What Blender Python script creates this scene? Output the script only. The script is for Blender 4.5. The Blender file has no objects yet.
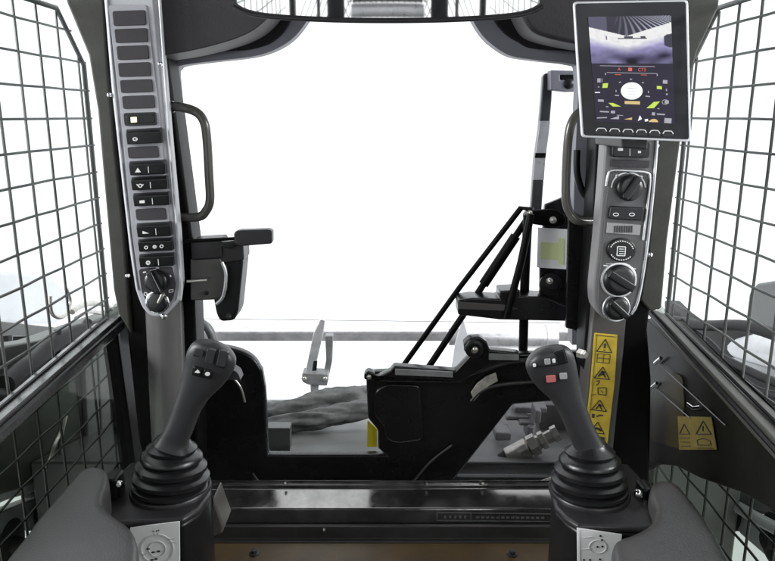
import bpy, bmesh, math, random
from mathutils import Vector, Matrix, noise
random.seed(7)
S = bpy.context.scene
COL = S.collection

# ------------------------------------------------------------------ camera
F = 700.0; CX, CY = 387.5, 280.5
PITCH = math.radians(13.26)
CAM = Vector((0, 0, 1.2))
cd = bpy.data.cameras.new('camera'); cam = bpy.data.objects.new('camera', cd); COL.objects.link(cam)
cam.location = CAM; cam.rotation_euler = (math.radians(90) - PITCH, 0, 0)
cd.sensor_width = 36; cd.lens = 36 * F / 775; cd.clip_start = 0.02; cd.clip_end = 300
S.camera = cam
FW = Vector((0, math.cos(PITCH), -math.sin(PITCH))); UP = Vector((0, math.sin(PITCH), math.cos(PITCH))); RT = Vector((1, 0, 0))

# ------------------------------------------------------------------ world and added area lights
w = bpy.data.worlds.new('World'); S.world = w; w.use_nodes = True
bg = w.node_tree.nodes['Background']; bg.inputs[0].default_value = (0.97, 0.985, 1.0, 1); bg.inputs[1].default_value = 1.15
def area(name, loc, target, sx, sy, power, col=(1, 1, 1)):
    l = bpy.data.lights.new(name, 'AREA'); l.shape = 'RECTANGLE'; l.size = sx; l.size_y = sy; l.energy = power; l.color = col
    o = bpy.data.objects.new(name, l); COL.objects.link(o); o.location = loc
    o.rotation_euler = (Vector(target) - Vector(loc)).to_track_quat('-Z', 'Y').to_euler(); return o
area('fill_light_behind', (0.5, -2.6, 2.3), (0, 1, 0.8), 1.6, .8, 40)  # added fill light shining in through the rear window
area('fill_light_side', (-2.6, 0.3, 1.8), (0, .7, 0.75), 1.2, .6, 75)  # added side light for highlights on the interior edges
area('fill_light_side', (2.6, 0.3, 1.9), (0, .8, 0.75), 1.0, .5, 55)  # added counterpart on the right, no real fixture
S.view_settings.view_transform = 'Standard'; S.view_settings.look = 'None'
S.view_settings.exposure = 0.55; S.view_settings.gamma = 1.0
S.render.engine = 'CYCLES'

# ------------------------------------------------------------------ picture to place: ray through a photo point, cut at a real plane
def ray(x, y): return RT * ((x - CX) / F) + UP * ((CY - y) / F) + FW
def aY(x, y, Y): r = ray(x, y); return CAM + r * (Y / r.y)
def aX(x, y, X): r = ray(x, y); return CAM + r * (X / r.x)
def aZ(x, y, Z): r = ray(x, y); return CAM + r * ((Z - CAM.z) / r.z)
def mpp(x, y, Y): r = ray(x, y); return (Y / r.y) / F

# ------------------------------------------------------------------ materials
def mat(name, col, rough=0.5, metal=0.0, bump=0.0, bscale=600, var=0.0, vscale=12, coat=0.0, spec=0.5, emit=None, es=1.0, rvar=0.0, sub=None):
    m = bpy.data.materials.new(name); m.use_nodes = True; nt = m.node_tree; b = nt.nodes['Principled BSDF']
    b.inputs['Base Color'].default_value = (*col, 1); b.inputs['Roughness'].default_value = rough
    b.inputs['Metallic'].default_value = metal; b.inputs['Coat Weight'].default_value = coat
    b.inputs['Coat Roughness'].default_value = 0.12; b.inputs['Specular IOR Level'].default_value = spec
    tc = nt.nodes.new('ShaderNodeTexCoord')
    if bump:
        n = nt.nodes.new('ShaderNodeTexNoise'); n.inputs['Scale'].default_value = bscale; n.inputs['Detail'].default_value = 3
        bp = nt.nodes.new('ShaderNodeBump'); bp.inputs['Strength'].default_value = bump; bp.inputs['Distance'].default_value = 0.0006
        nt.links.new(tc.outputs['Object'], n.inputs['Vector']); nt.links.new(n.outputs['Fac'], bp.inputs['Height']); nt.links.new(bp.outputs['Normal'], b.inputs['Normal'])
    if var or rvar:
        n2 = nt.nodes.new('ShaderNodeTexNoise'); n2.inputs['Scale'].default_value = vscale; n2.inputs['Detail'].default_value = 6; n2.inputs['Roughness'].default_value = 0.65
        nt.links.new(tc.outputs['Object'], n2.inputs['Vector'])
        if var:
            r = nt.nodes.new('ShaderNodeMapRange'); r.inputs[1].default_value = 0.3; r.inputs[2].default_value = 0.7; r.inputs[3].default_value = 1 - var; r.inputs[4].default_value = 1 + var
            mx = nt.nodes.new('ShaderNodeVectorMath'); mx.operation = 'SCALE'; mx.inputs[0].default_value = col
            nt.links.new(n2.outputs['Fac'], r.inputs[0]); nt.links.new(r.outputs[0], mx.inputs['Scale']); nt.links.new(mx.outputs[0], b.inputs['Base Color'])
        if rvar:
            r = nt.nodes.new('ShaderNodeMapRange'); r.inputs[1].default_value = 0.3; r.inputs[2].default_value = 0.7; r.inputs[3].default_value = max(0.03, rough - rvar); r.inputs[4].default_value = rough + rvar
            nt.links.new(n2.outputs['Fac'], r.inputs[0]); nt.links.new(r.outputs[0], b.inputs['Roughness'])
    if emit:
        b.inputs['Emission Color'].default_value = (*emit, 1); b.inputs['Emission Strength'].default_value = es
    return m
M = {}
M['floor'] = mat('studio_floor_white', (.86, .87, .88), .5, var=.04, vscale=.8)
M['wall'] = mat('studio_wall_white', (.9, .9, .9), .8)
M['plastic'] = mat('moulded_black_plastic', (.020, .019, .021), .36, spec=.4, bump=.35, var=.15, rvar=.08)
M['plastic_d'] = mat('deep_black_plastic', (.007, .007, .008), .36, spec=.35, bump=.25, bscale=500, var=.2)
M['headliner'] = mat('dark_headliner_plastic', (.042, .038, .042), .5, spec=.3, bump=.5, bscale=350, var=.08)
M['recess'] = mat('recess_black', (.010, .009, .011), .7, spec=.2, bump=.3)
M['frame'] = mat('slate_grey_paint', (.19, .19, .225), .45, bump=.15, bscale=250, var=.08)
M['bezel'] = mat('bezel_grey_plastic', (.44, .435, .47), .38, bump=.25, bscale=500, var=.06)
M['blank'] = mat('switch_blank_plastic', (.036, .032, .038), .45, spec=.35, bump=.4, bscale=900, var=.1)
M['key'] = mat('rocker_black_plastic', (.007, .007, .008), .28, bump=.3, bscale=900)
M['olive'] = mat('side_frame_grey', (.048, .048, .043), .45, spec=.3, bump=.3, bscale=200, var=.25, vscale=9)
M['pillar'] = mat('pillar_black_paint', (.004, .004, .004), .4, spec=.1, bump=.2, bscale=200, var=.3, vscale=14)
M['rail'] = mat('sill_rail_black', (.032, .031, .032), .25, bump=.15, bscale=200, var=.3, vscale=20, rvar=.08)
M['darkpanel'] = mat('dark_glossy_panel', (.010, .010, .009), .34, spec=.15, bump=.1, bscale=60, var=.3, vscale=10)
M['post'] = mat('grey_post_plastic', (.10, .096, .096), .27, bump=.12, bscale=300, var=.12, spec=.7)
M['column'] = mat('grey_column_plastic', (.075, .07, .068), .28, bump=.15, bscale=300, var=.1)
M['gloss'] = mat('gloss_black_paint', (.006, .006, .007), .27, bump=.05, bscale=60, var=.2, vscale=12, rvar=.04)
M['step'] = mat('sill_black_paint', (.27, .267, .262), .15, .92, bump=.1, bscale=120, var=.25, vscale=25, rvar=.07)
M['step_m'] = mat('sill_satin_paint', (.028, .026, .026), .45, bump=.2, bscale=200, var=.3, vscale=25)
M['rubber'] = mat('joystick_rubber', (.010, .010, .011), .27, bump=.35, bscale=700, var=.2, vscale=25)
M['grip'] = mat('grip_soft_plastic', (.028, .028, .030), .36, spec=.45, bump=.5, bscale=1000, var=.08, vscale=30)
M['vinyl'] = mat('armrest_vinyl', (.058, .056, .058), .34, bump=1.0, bscale=420, var=.16, vscale=14, rvar=.08)
M['handle'] = mat('handle_dark_grey', (.07, .067, .06), .2, bump=.1, var=.1)
M['silver'] = mat('silver_paint', (.62, .62, .64), .32, .75, bump=.1, bscale=80, var=.15, vscale=30, rvar=.1)
M['grey_m'] = mat('mid_grey_metal', (.22, .22, .225), .42, .3, bump=.1, bscale=80, var=.25, vscale=25)
M['chrome'] = mat('chrome', (.85, .85, .86), .12, 1.0)
M['zinc'] = mat('zinc_fitting', (.6, .58, .54), .3, .85, bump=.3, bscale=120, var=.25, vscale=60)
M['wire'] = mat('guard_wire_paint', (.05, .05, .047), .4, bump=.2, bscale=300, var=.2, vscale=60)
M['white'] = mat('white_sticker', (.9, .9, .91), .45)
M['ink'] = mat('sticker_ink', (.03, .03, .03), .5)
M['inkg'] = mat('sticker_grey_ink', (.72, .72, .74), .5)
M['whitei'] = mat('white_print', (.72, .72, .72), .5)
M['yellow'] = mat('yellow_decal', (.50, .36, .035), .42, bump=.1, bscale=200, var=.2, vscale=35)
M['yellow_b'] = mat('bright_yellow_decal', (.8, .62, .02), .4)
M['yellow_p'] = mat('worn_yellow_paint', (.075, .045, .014), .5, bump=.3, bscale=90, var=.35, vscale=14)
M['green'] = mat('label_lime', (.72, .80, .42), .5)
M['pink'] = mat('pink_button', (.42, .12, .12), .4)
M['lampy'] = mat('indicator_lamp', (.8, .75, .5), .4, emit=(1, .85, .5), es=.7)
M['screen'] = mat('screen_glass_black', (.006, .005, .012), .12, spec=.3, emit=(.05, .035, .08), es=.2)
M['glassb'] = mat('monitor_black_glass', (.006, .006, .01), .1, spec=.35)
M['mirror'] = mat('mirror_silver', (.85, .86, .86), .03, 1.0)
M['deck'] = mat('deck_grey_paint', (.10, .10, .098), .36, bump=.3, bscale=60, var=.25, vscale=9, rvar=.08)
M['cloth'] = mat('grey_sleeve_fabric', (.085, .085, .086), .65, bump=.6, bscale=160, var=.5, vscale=22)
M['tyre'] = mat('track_rubber', (.018, .018, .019), .5, spec=.2, bump=.5, bscale=90, var=.3)
M['greenish'] = mat('fender_green_grey', (.04, .046, .038), .4, bump=.2, bscale=80, var=.35, vscale=6)
M['arm'] = mat('lift_arm_grey', (.42, .43, .45), .4, bump=.1, bscale=50, var=.15, vscale=8)
M['btn'] = mat('button_grey', (.30, .30, .31), .4)
def emis(name, c, s=1.0):
    return mat(name, (0, 0, 0), .5, emit=c, es=s)
M['e_white'] = emis('display_white', (.9, .92, 1), .75); M['e_grey'] = emis('display_grey', (.6, .6, .68), .45)
M['e_red'] = emis('display_red', (.9, .17, .1), .55); M['e_lime'] = emis('display_lime', (.62, .8, .1), .65)
M['e_amb'] = emis('display_amber', (.8, .6, .25), .6)
def glass(name, tint, refl):
    m = bpy.data.materials.new(name); m.use_nodes = True; nt = m.node_tree; nt.nodes.clear()
    o = nt.nodes.new('ShaderNodeOutputMaterial'); t = nt.nodes.new('ShaderNodeBsdfTransparent'); g = nt.nodes.new('ShaderNodeBsdfGlossy')
    lw = nt.nodes.new('ShaderNodeLayerWeight'); lw.inputs[0].default_value = .5
    pw = nt.nodes.new('ShaderNodeMath'); pw.operation = 'POWER'; pw.inputs[1].default_value = 5
    mu = nt.nodes.new('ShaderNodeMath'); mu.operation = 'MULTIPLY_ADD'; mu.inputs[1].default_value = .9 * refl; mu.inputs[2].default_value = .035 * refl
    mx = nt.nodes.new('ShaderNodeMixShader')
    t.inputs[0].default_value = (*tint, 1); g.inputs['Roughness'].default_value = .03; g.inputs[0].default_value = (1, 1, 1, 1)
    nt.links.new(lw.outputs['Facing'], pw.inputs[0]); nt.links.new(pw.outputs[0], mu.inputs[0]); nt.links.new(mu.outputs[0], mx.inputs[0]); nt.links.new(t.outputs[0], mx.inputs[1]); nt.links.new(g.outputs[0], mx.inputs[2]); nt.links.new(mx.outputs[0], o.inputs[0])
    return m
M['glass'] = glass('window_glass', (.97, .985, .98), .10)
M['glass_t'] = glass('tinted_lower_glass', (.58, .61, .58), .2)
def vcol_emit(name, strength):
    m = bpy.data.materials.new(name); m.use_nodes = True; nt = m.node_tree; b = nt.nodes['Principled BSDF']
    b.inputs['Base Color'].default_value = (0, 0, 0, 1); b.inputs['Roughness'].default_value = .15; b.inputs['Specular IOR Level'].default_value = .3
    a = nt.nodes.new('ShaderNodeVertexColor'); a.layer_name = 'Col'
    nt.links.new(a.outputs[0], b.inputs['Emission Color']); b.inputs['Emission Strength'].default_value = strength
    return m
M['feed'] = vcol_emit('camera_feed_picture', .58)

# ------------------------------------------------------------------ building helpers
def thing(name, label, cat, loc=(0, 0, 0), group=None):
    o = bpy.data.objects.new(name, None); o.empty_display_size = .02; COL.objects.link(o)
    o.location = loc; o['label'] = label; o['category'] = cat
    if group: o['group'] = group
    return o
def tag(o, label, cat, group=None):
    o['label'] = label; o['category'] = cat
    if group: o['group'] = group
    return o
def struct(o): o['kind'] = 'structure'; return o
def wloc(o):
    v = Vector((0, 0, 0))
    while o: v += o.location; o = o.parent
    return v
def link(name, bm, m, parent=None, smooth=False, bev=0, seg=2, ang=35, sub=0, label=None):
    me = bpy.data.meshes.new(name)
    bmesh.ops.recalc_face_normals(bm, faces=bm.faces)
    pl = wloc(parent) if parent else None
    if parent:
        bmesh.ops.translate(bm, verts=bm.verts, vec=-pl)
    else:
        c = sum((v.co for v in bm.verts), Vector()) / max(1, len(bm.verts)); bmesh.ops.translate(bm, verts=bm.verts, vec=-c)
    bm.to_mesh(me); bm.free()
    for p in me.polygons: p.use_smooth = smooth or bev > 0
    me.materials.append(m)
    o = bpy.data.objects.new(name, me); COL.objects.link(o)
    if parent: o.parent = parent
    else: o.location = c
    if bev:
        b = o.modifiers.new('bevel', 'BEVEL'); b.width = bev; b.segments = seg; b.limit_method = 'ANGLE'; b.angle_limit = math.radians(ang); b.harden_normals = False
    if bev:
        me.set_sharp_from_angle(angle=math.radians(ang)) if hasattr(me, 'set_sharp_from_angle') else None
        wn = o.modifiers.new('wn', 'WEIGHTED_NORMAL'); wn.keep_sharp = False
    elif smooth and not sub:
        if hasattr(me, 'set_sharp_from_angle'): me.set_sharp_from_angle(angle=math.radians(50))
    if sub:
        s = o.modifiers.new('sub', 'SUBSURF'); s.levels = sub; s.render_levels = sub
    if label: o['label'] = label
    return o
def rnd(pts, r, n=4):
    """round the corners of a closed outline; r one radius or a list"""
    out = []; N = len(pts)
    for i in range(N):
        p = Vector(pts[i][:2]); a = Vector(pts[i - 1][:2]); b = Vector(pts[(i + 1) % N][:2])
        ri = r[i] if isinstance(r, (list, tuple)) else r
        if ri <= 0: out.append(tuple(p)); continue
        da = (a - p); db = (b - p); k = min(ri, da.length * .48, db.length * .48)
        A = p + da.normalized() * k; B = p + db.normalized() * k
        for j in range(n + 1):
            t = j / n; out.append(tuple(A * (1 - t) ** 2 + p * 2 * t * (1 - t) + B * t ** 2))
    return out
def add_prism(bm, pts, vec):
    a = [bm.verts.new(p) for p in pts]; b = [bm.verts.new(p + vec) for p in pts]; n = len(a)
    bm.faces.new(a); bm.faces.new(list(reversed(b)))
    for i in range(n): bm.faces.new((a[i], b[i], b[(i + 1) % n], a[(i + 1) % n]))
def add_plate(bm, px, Y, t): add_prism(bm, [aY(x, y, Y) for x, y in px], Vector((0, t, 0)))
def plate(name, px, Y, t, m, parent=None, bev=.0015, label=None, seg=2):
    bm = bmesh.new(); add_plate(bm, px, Y, t); return link(name, bm, m, parent, bev=bev, label=label, seg=seg)
def add_box(bm, c, s, R=None):
    m = Matrix.Translation(c) @ (R.to_4x4() if R else Matrix()) @ Matrix.Diagonal((s[0], s[1], s[2], 1)); bmesh.ops.create_cube(bm, size=1, matrix=m)
def hexa(bm, p):
    v = [bm.verts.new(q) for q in p]
    for f in ((0, 1, 2, 3), (7, 6, 5, 4), (0, 4, 5, 1), (1, 5, 6, 2), (2, 6, 7, 3), (3, 7, 4, 0)): bm.faces.new([v[i] for i in f])
def crom(P, k=6):
    out = []; n = len(P)
    for i in range(n - 1):
        p0 = P[max(i - 1, 0)]; p1 = P[i]; p2 = P[i + 1]; p3 = P[min(i + 2, n - 1)]
        for j in range(k):
            t = j / k; out.append(.5 * ((2 * p1) + (p2 - p0) * t + (2 * p0 - 5 * p1 + 4 * p2 - p3) * t * t + (3 * p1 - p0 - 3 * p2 + p3) * t ** 3))
    out.append(P[-1]); return out
def add_tube(bm, P, r, n=10, smooth=0, jit=0):
    P = [Vector(p) for p in P]
    if smooth: P = crom(P, smooth)
    R = r if callable(r) else (lambda t: r)
    L = len(P); rings = []; u = None
    for i, p in enumerate(P):
        t = (P[min(i + 1, L - 1)] - P[max(i - 1, 0)]).normalized()
        if u is None:
            u = t.orthogonal().normalized()
        else:
            u = (u - t * u.dot(t)).normalized()
        v = t.cross(u); ri = R(i / max(1, L - 1)); ring = []
        for k in range(n):
            a = 2 * math.pi * k / n; q = p + (u * math.cos(a) + v * math.sin(a)) * ri
            if jit: dn = (q - p).normalized(); q += dn * jit * (.75 * noise.noise(Vector((q.x * 5, q.y * 75, q.z * 75))) + .35 * abs(noise.noise(Vector((q.x * 30, q.y * 110, q.z * 110)))))
            ring.append(bm.verts.new(q))
        rings.append(ring)
    for a, b in zip(rings, rings[1:]):
        for k in range(n): bm.faces.new((a[k], a[(k + 1) % n], b[(k + 1) % n], b[k]))
    bm.faces.new(list(reversed(rings[0]))); bm.faces.new(rings[-1])
def tube(name, P, r, m, parent=None, n=12, smooth=0, jit=0, label=None):
    bm = bmesh.new(); add_tube(bm, P, r, n, smooth, jit); return link(name, bm, m, parent, smooth=True, label=label)
def add_lathe(bm, base, ax, prof, n=40):
    ax = ax.normalized(); u = ax.orthogonal().normalized(); v = ax.cross(u); rings = []
    for s, r in prof:
        rings.append([bm.verts.new(base + ax * s + (u * math.cos(2 * math.pi * k / n) + v * math.sin(2 * math.pi * k / n)) * max(r, 1e-5)) for k in range(n)])
    for a, b in zip(rings, rings[1:]):
        for k in range(n): bm.faces.new((a[k], a[(k + 1) % n], b[(k + 1) % n], b[k]))
    bm.faces.new(list(reversed(rings[0]))); bm.faces.new(rings[-1])
def lathe(name, base, ax, prof, m, parent=None, n=40, smooth=True, label=None):
    bm = bmesh.new(); add_lathe(bm, base, ax, prof, n); return link(name, bm, m, parent, smooth=smooth, label=label)
def bolt(name, x, y, Y, rpx, m, parent, h=.005):
    r = rpx * mpp(x, y, Y)
    return lathe(name, aY(x, y, Y), Vector((0, -1, .15)), [(-.004, r * 1.5), (0, r * 1.5), (.0008, r * 1.5), (.001, r), (h, r), (h + .0012, r * .75), (h + .0015, .0001)], m, parent, n=12)
def ell(cx, cy, rx, ry, n=24, a0=0):
    return [(cx + rx * math.cos(a0 + 2 * math.pi * k / n), cy + ry * math.sin(a0 + 2 * math.pi * k / n)) for k in range(n)]
def ring_px(bm, cx, cy, rx, ry, w, Y, t, n=28, k0=0, k1=None):
    k1 = n if k1 is None else k1
    for k in range(k0, k1):
        a = 2 * math.pi * k / n; b = 2 * math.pi * (k + 1) / n
        add_plate(bm, [(cx + rx * math.cos(a), cy + ry * math.sin(a)), (cx + rx * math.cos(b), cy + ry * math.sin(b)), (cx + (rx - w) * math.cos(b), cy + (ry - w) * math.sin(b)), (cx + (rx - w) * math.cos(a), cy + (ry - w) * math.sin(a))], Y, t)
def line_px(bm, pts, w, Y, t=.0004):
    for (x0, y0), (x1, y1) in zip(pts, pts[1:]):
        d = Vector((x1 - x0, y1 - y0)); 
        if d.length < 1e-6: continue
        n = Vector((-d.y, d.x)).normalized() * w / 2
        add_plate(bm, [(x0 + n.x, y0 + n.y), (x1 + n.x, y1 + n.y), (x1 - n.x, y1 - n.y), (x0 - n.x, y0 - n.y)], Y, t)
def sm(pts, k=4):
    return [tuple(p[:2]) for p in crom([Vector((a, b, 0)) for a, b in pts], k)]
def qmap(c):
    def f(u, v):
        a = Vector(c[0]) * (1 - u) + Vector(c[1]) * u; b = Vector(c[3]) * (1 - u) + Vector(c[2]) * u; p = a * (1 - v) + b * v; return (p.x, p.y)
    return f

# ================================================================== SETTING
bm = bmesh.new()
pr = [(-9, -.62)] + [(7.0, -.62)]
for k in range(0, 9):
    a = math.radians(90 * k / 8); pr.append((7 + 1.6 * math.sin(a), -.62 + 1.6 * (1 - math.cos(a))))
pr.append((8.6, 7.0))
W = 16
for (y0, z0), (y1, z1) in zip(pr, pr[1:]):
    q = [bm.verts.new(p) for p in ((-W, y0, z0), (W, y0, z0), (W, y1, z1), (-W, y1, z1))]; bm.faces.new(q)
bmesh.ops.remove_doubles(bm, verts=bm.verts, dist=1e-4)
fl = link('floor', bm, M['floor'], smooth=True); struct(fl)

# ================================================================== CAB FRAME
cab = thing('cab_frame', 'black and grey cab frame around the wide front opening, with roof, posts and step', 'cab', (0, 1.1, .5))
YF = 1.16
# front frame: left post, top with rounded shoulders, right post
inner = [(190, 345), (187, 250), (182, 150), (176, 78), (177, 69), (184, 65), (215, 61), (250, 57), (272, 51), (291, 40), (305, 24), (312, 8), (318, -30), (322, -60),
         (452, -60), (458, -30), (464, 2), (472, 19), (482, 35), (495, 47), (511, 56), (535, 60), (570, 64), (578, 72), (577, 120), (574, 190), (572, 345)]
outer = [(628, 345), (628, -100), (120, -100), (120, 345)]
bm = bmesh.new(); add_plate(bm, sm(inner) + outer, YF, .03); link('front_frame', bm, M['frame'], cab, bev=.003)
plate('frame_cover', [(150, 226), (187, 226), (189.5, 270), (196, 345), (150, 345)], YF - .008, .007, M['gloss'], cab, bev=.001)
plate('frame_joint', [(150, 203), (186, 203), (186.5, 212), (150, 212)], YF - .006, .005, M['pillar'], cab, bev=.001)
# dark recesses behind the headliner
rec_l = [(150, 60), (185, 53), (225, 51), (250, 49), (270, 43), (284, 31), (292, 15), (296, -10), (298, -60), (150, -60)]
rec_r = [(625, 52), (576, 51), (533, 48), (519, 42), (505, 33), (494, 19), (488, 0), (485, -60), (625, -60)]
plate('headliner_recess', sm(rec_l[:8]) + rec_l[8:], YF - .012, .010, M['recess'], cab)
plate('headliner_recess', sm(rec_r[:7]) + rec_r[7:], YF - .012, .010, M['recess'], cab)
pod_l = [(148, 60), (160, 56), (185, 52), (215, 45), (240, 37), (258, 27), (272, 12), (280, -8), (284, -60), (148, -60)]
pod_r = [(640, 50), (590, 46), (576, 44), (548, 38), (532, 31), (523, 18), (516, 0), (512, -60), (640, -60)]
for p in (pod_l, pod_r):
    bm = bmesh.new(); add_plate(bm, sm(p[:8] if p is pod_l else p[:7]) + (p[8:] if p is pod_l else p[7:]), 1.05, .085); link('headliner_panel', bm, M['headliner'], cab, bev=.007, seg=4)
# roof and rear of the cab
bm = bmesh.new(); add_box(bm, Vector((0, .28, 1.56)), (1.12, 1.86, .06)); link('roof', bm, M['headliner'], cab, bev=.01)
bm = bmesh.new()
add_box(bm, Vector((0, -.6, .78)), (1.06, .04, .62)); add_box(bm, Vector((0, -.6, 1.50)), (1.06, .04, .06))
for s in (-1, 1):
    add_box(bm, Vector((s * .505, -.6, 1.28)), (.03, .042, .48))
link('rear_wall', bm, M['pillar'], cab, bev=.006)
bm = bmesh.new(); add_box(bm, Vector((0, -.55, 1.122)), (.38, .05, .035)); add_box(bm, Vector((-.19, -.55, 1.315)), (.02, .05, .34)); add_box(bm, Vector((.19, -.55, 1.315)), (.02, .05, .34))
link('rear_window_frame', bm, M['silver'], cab, bev=.008)
bm = bmesh.new(); add_box(bm, Vector((0, -.56, 1.315)), (.36, .01, .345)); link('rear_screen', bm, M['plastic_d'], cab)
for s in (-1, 1):
    bm = bmesh.new(); add_box(bm, Vector((s * .27, -.575, 1.29)), (.09, .012, .44)); link('rear_post', bm, M['plastic_d'], cab, bev=.003)
    bm = bmesh.new(); add_box(bm, Vector((s * .36, -.57, 1.29)), (.016, .02, .44)); link('rear_post', bm, M['plastic_d'], cab, bev=.003)

bm = bmesh.new()
for k in range(-22, 23):
    for s in (-1, 1):
        x = k * .03
        P = [Vector((x, -.63, 1.09)), Vector((x + s * .28, -.63, 1.47))]
        if abs(P[1].x) < .5 and abs(x) < .5: add_tube(bm, P, .0022, 5)
link('rear_guard_mesh', bm, M['wire'], cab)
# closed rear quarters and lower sides behind the windows
bm = bmesh.new()
for s in (-1, 1):
    bm = bmesh.new(); add_box(bm, Vector((s * .515, -.36, .72)), (.04, .50, .54)); add_box(bm, Vector((s * .515, .2, .62)), (.04, .66, .40)); link('side_panel', bm, M['pillar'], cab, bev=.004)
bm = bmesh.new(); add_box(bm, Vector((0, .2, .40)), (1.0, 1.56, .03)); link('cab_floor', bm, M['pillar'], cab, bev=.002)
st_ = thing('operator_seat', 'black padded operator seat between the two armrests, seen only in the mirror', 'seat', (0, -.1, .42))
bm = bmesh.new(); add_box(bm, Vector((0, -.02, .60)), (.46, .42, .11)); link('seat_cushion', bm, M['vinyl'], st_, bev=.04, seg=5)
bm = bmesh.new(); add_box(bm, Vector((0, -.30, .84)), (.44, .10, .48), Matrix.Rotation(math.radians(-8), 3, 'X')); link('backrest', bm, M['vinyl'], st_, bev=.04, seg=5)
bm = bmesh.new(); add_box(bm, Vector((0, -.05, .48)), (.36, .34, .14)); link('seat_base', bm, M['plastic_d'], st_, bev=.01)
# black posts behind the switch panels
plate('pillar', [(92, -60), (150, -60), (176, 120), (192, 240), (196, 345), (200, 500), (152, 500), (138, 440), (126, 330), (112, 150)], 1.085, .06, M['pillar'], cab, bev=.006)
plate('pillar', [(590, -60), (690, -60), (688, 60), (672, 180), (658, 260), (648, 330), (652, 380), (650, 500), (585, 500), (585, 345), (592, 240), (597, 140)], 1.085, .06, M['pillar'], cab, bev=.006)
# side frame uprights beside the windows
plate('side_upright', [(52, -60), (66, 2), (88, 55), (97, 110), (105, 200), (113, 290), (118, 314), (131, 335), (124, 235), (115, 150), (108, 70), (100, -60)], 1.075, .05, M['olive'], cab, bev=.004)
plate('side_upright', [(728, -60), (719, 8), (698, 52), (688, 90), (680, 150), (668, 240), (662, 309), (650, 312), (640, 300), (648, 250), (656, 160), (662, 100), (672, 30), (676, -60)], 1.075, .05, M['olive'], cab, bev=.004)
# lower round columns under the panels
def post(x0, y0, x1, y1, rpx, Y):
    a = aY(x0, y0, Y); b = aY(x1, y1, Y); r = rpx * mpp(x0, y0, Y); return tube('column', [a, a.lerp(b, .5), b], r, M['post'], cab, n=28)
post(163, 270, 171, 470, 18.5, 1.075)
bm = bmesh.new(); add_plate(bm, rnd([(600, 240), (628, 240), (628, 300), (621, 380), (611, 470), (580, 470), (588, 380)], 2), 1.065, .05)
link('column', bm, M['column'], cab, bev=.01, seg=4)
# sill step across the cab: one profile swept along X
prof = [(1.165, 480), (1.163, 484), (1.152, 485), (1.150, 489), (1.108, 507.5), (1.105, 510), (1.100, 523), (1.045, 525.5), (1.042, 538), (1.030, 541), (1.028, 548)]
pts = [aY(388, py, Y) for Y, py in prof]; zb = pts[-1].z - .03
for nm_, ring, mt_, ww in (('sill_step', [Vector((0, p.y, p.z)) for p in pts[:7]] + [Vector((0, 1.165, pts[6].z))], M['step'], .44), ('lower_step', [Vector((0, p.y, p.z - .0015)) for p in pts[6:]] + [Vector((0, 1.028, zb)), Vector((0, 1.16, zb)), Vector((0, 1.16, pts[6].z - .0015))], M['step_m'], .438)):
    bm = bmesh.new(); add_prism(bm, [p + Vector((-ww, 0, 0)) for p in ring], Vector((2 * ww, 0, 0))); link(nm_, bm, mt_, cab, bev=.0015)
bm = bmesh.new(); line_px(bm, [(437, 512.5), (553, 514), (553, 521.5), (437, 520.5), (437, 512.5)], .9, 1.1005); line_px(bm, [(471, 513.5), (471, 520)], .7, 1.1005)
for k in range(14): line_px(bm, [(476 + k * 5, 517.3 + k * .05), (479.4 + k * 5, 517.3 + k * .05)], 2.2, 1.1004)
for k in range(5): line_px(bm, [(444 + k * 5, 517), (446.4 + k * 5, 517)], 2.6, 1.1004)
link('embossed_label', bm, M['grey_m'], cab, bev=0, label='small dark embossed plate on the front of the step')
for x, y, Y in ((285, 484.6, 1.149), (427, 485.2, 1.149), (483, 485.5, 1.149), (324, 530, 1.043)):
    bolt('screw', x, y - (1 if y < 500 else 0), Y - .002, .9, M['zinc'], cab, .002)
# yellow foot plate under the step
zf = aY(388, 552, 1.0).z
bm = bmesh.new(); hexa(bm, [Vector((-.4, .6, zf - .03)), Vector((.4, .6, zf - .03)), Vector((.4, 1.026, zf - .03)), Vector((-.4, 1.026, zf - .03)), Vector((-.4, .6, zf)), Vector((.4, .6, zf)), Vector((.4, 1.026, zf)), Vector((-.4, 1.026, zf))])
fp = link('foot_plate', bm, M['yellow_p'], cab, bev=.003)
for x, y in ((254, 554), (512, 555)):
    p = aZ(x, y, zf); lathe('bolt', p, Vector((0, 0, 1)), [(-.003, .008), (.002, .008), (.0025, .005), (.008, .005), (.0085, .0001)], M['step_m'], fp, n=6)

# yellow warning strip on the right column
dk = plate('warning_decal', [(594.5, 333), (617.5, 335), (615, 380), (607.5, 444), (584, 441), (590, 390)], 1.0625, .002, M['yellow'], cab, bev=.0003, label='tall yellow warning strip with black pictograms in triangles')
bm = bmesh.new(); YD = 1.0618
f = qmap([(595.5, 334), (616.5, 336), (606.5, 443), (585.5, 440)])
def gl(pts, w): line_px(bm, [f(*p) for p in pts], w, YD)
gl([(.02, .01), (.98, .01)], .5); gl([(.08, 0), (.10, 1)], .4)
def tri(v0, v1, c=.5, hw=.36):
    gl([(c, v0), (c + hw, v1), (c - hw, v1), (c, v0)], .9)
tri(.04, .16); gl([(.5, .08), (.5, .125)], 1.8); gl([(.5, .138), (.5, .147)], 1.8)
gl([(.2, .18), (.8, .18), (.8, .26), (.2, .26), (.2, .18)], .5); gl([(.5, .18), (.5, .26)], .5); gl([(.2, .22), (.8, .22)], .5)
tri(.30, .41); gl([(.32, .395), (.48, .345), (.66, .395)], 1.4); gl([(.45, .34), (.62, .35)], 1.6); gl([(.42, .38), (.6, .36)], 1.2)
gl([(.22, .44), (.4, .43), (.36, .46), (.25, .48)], .8)
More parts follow.
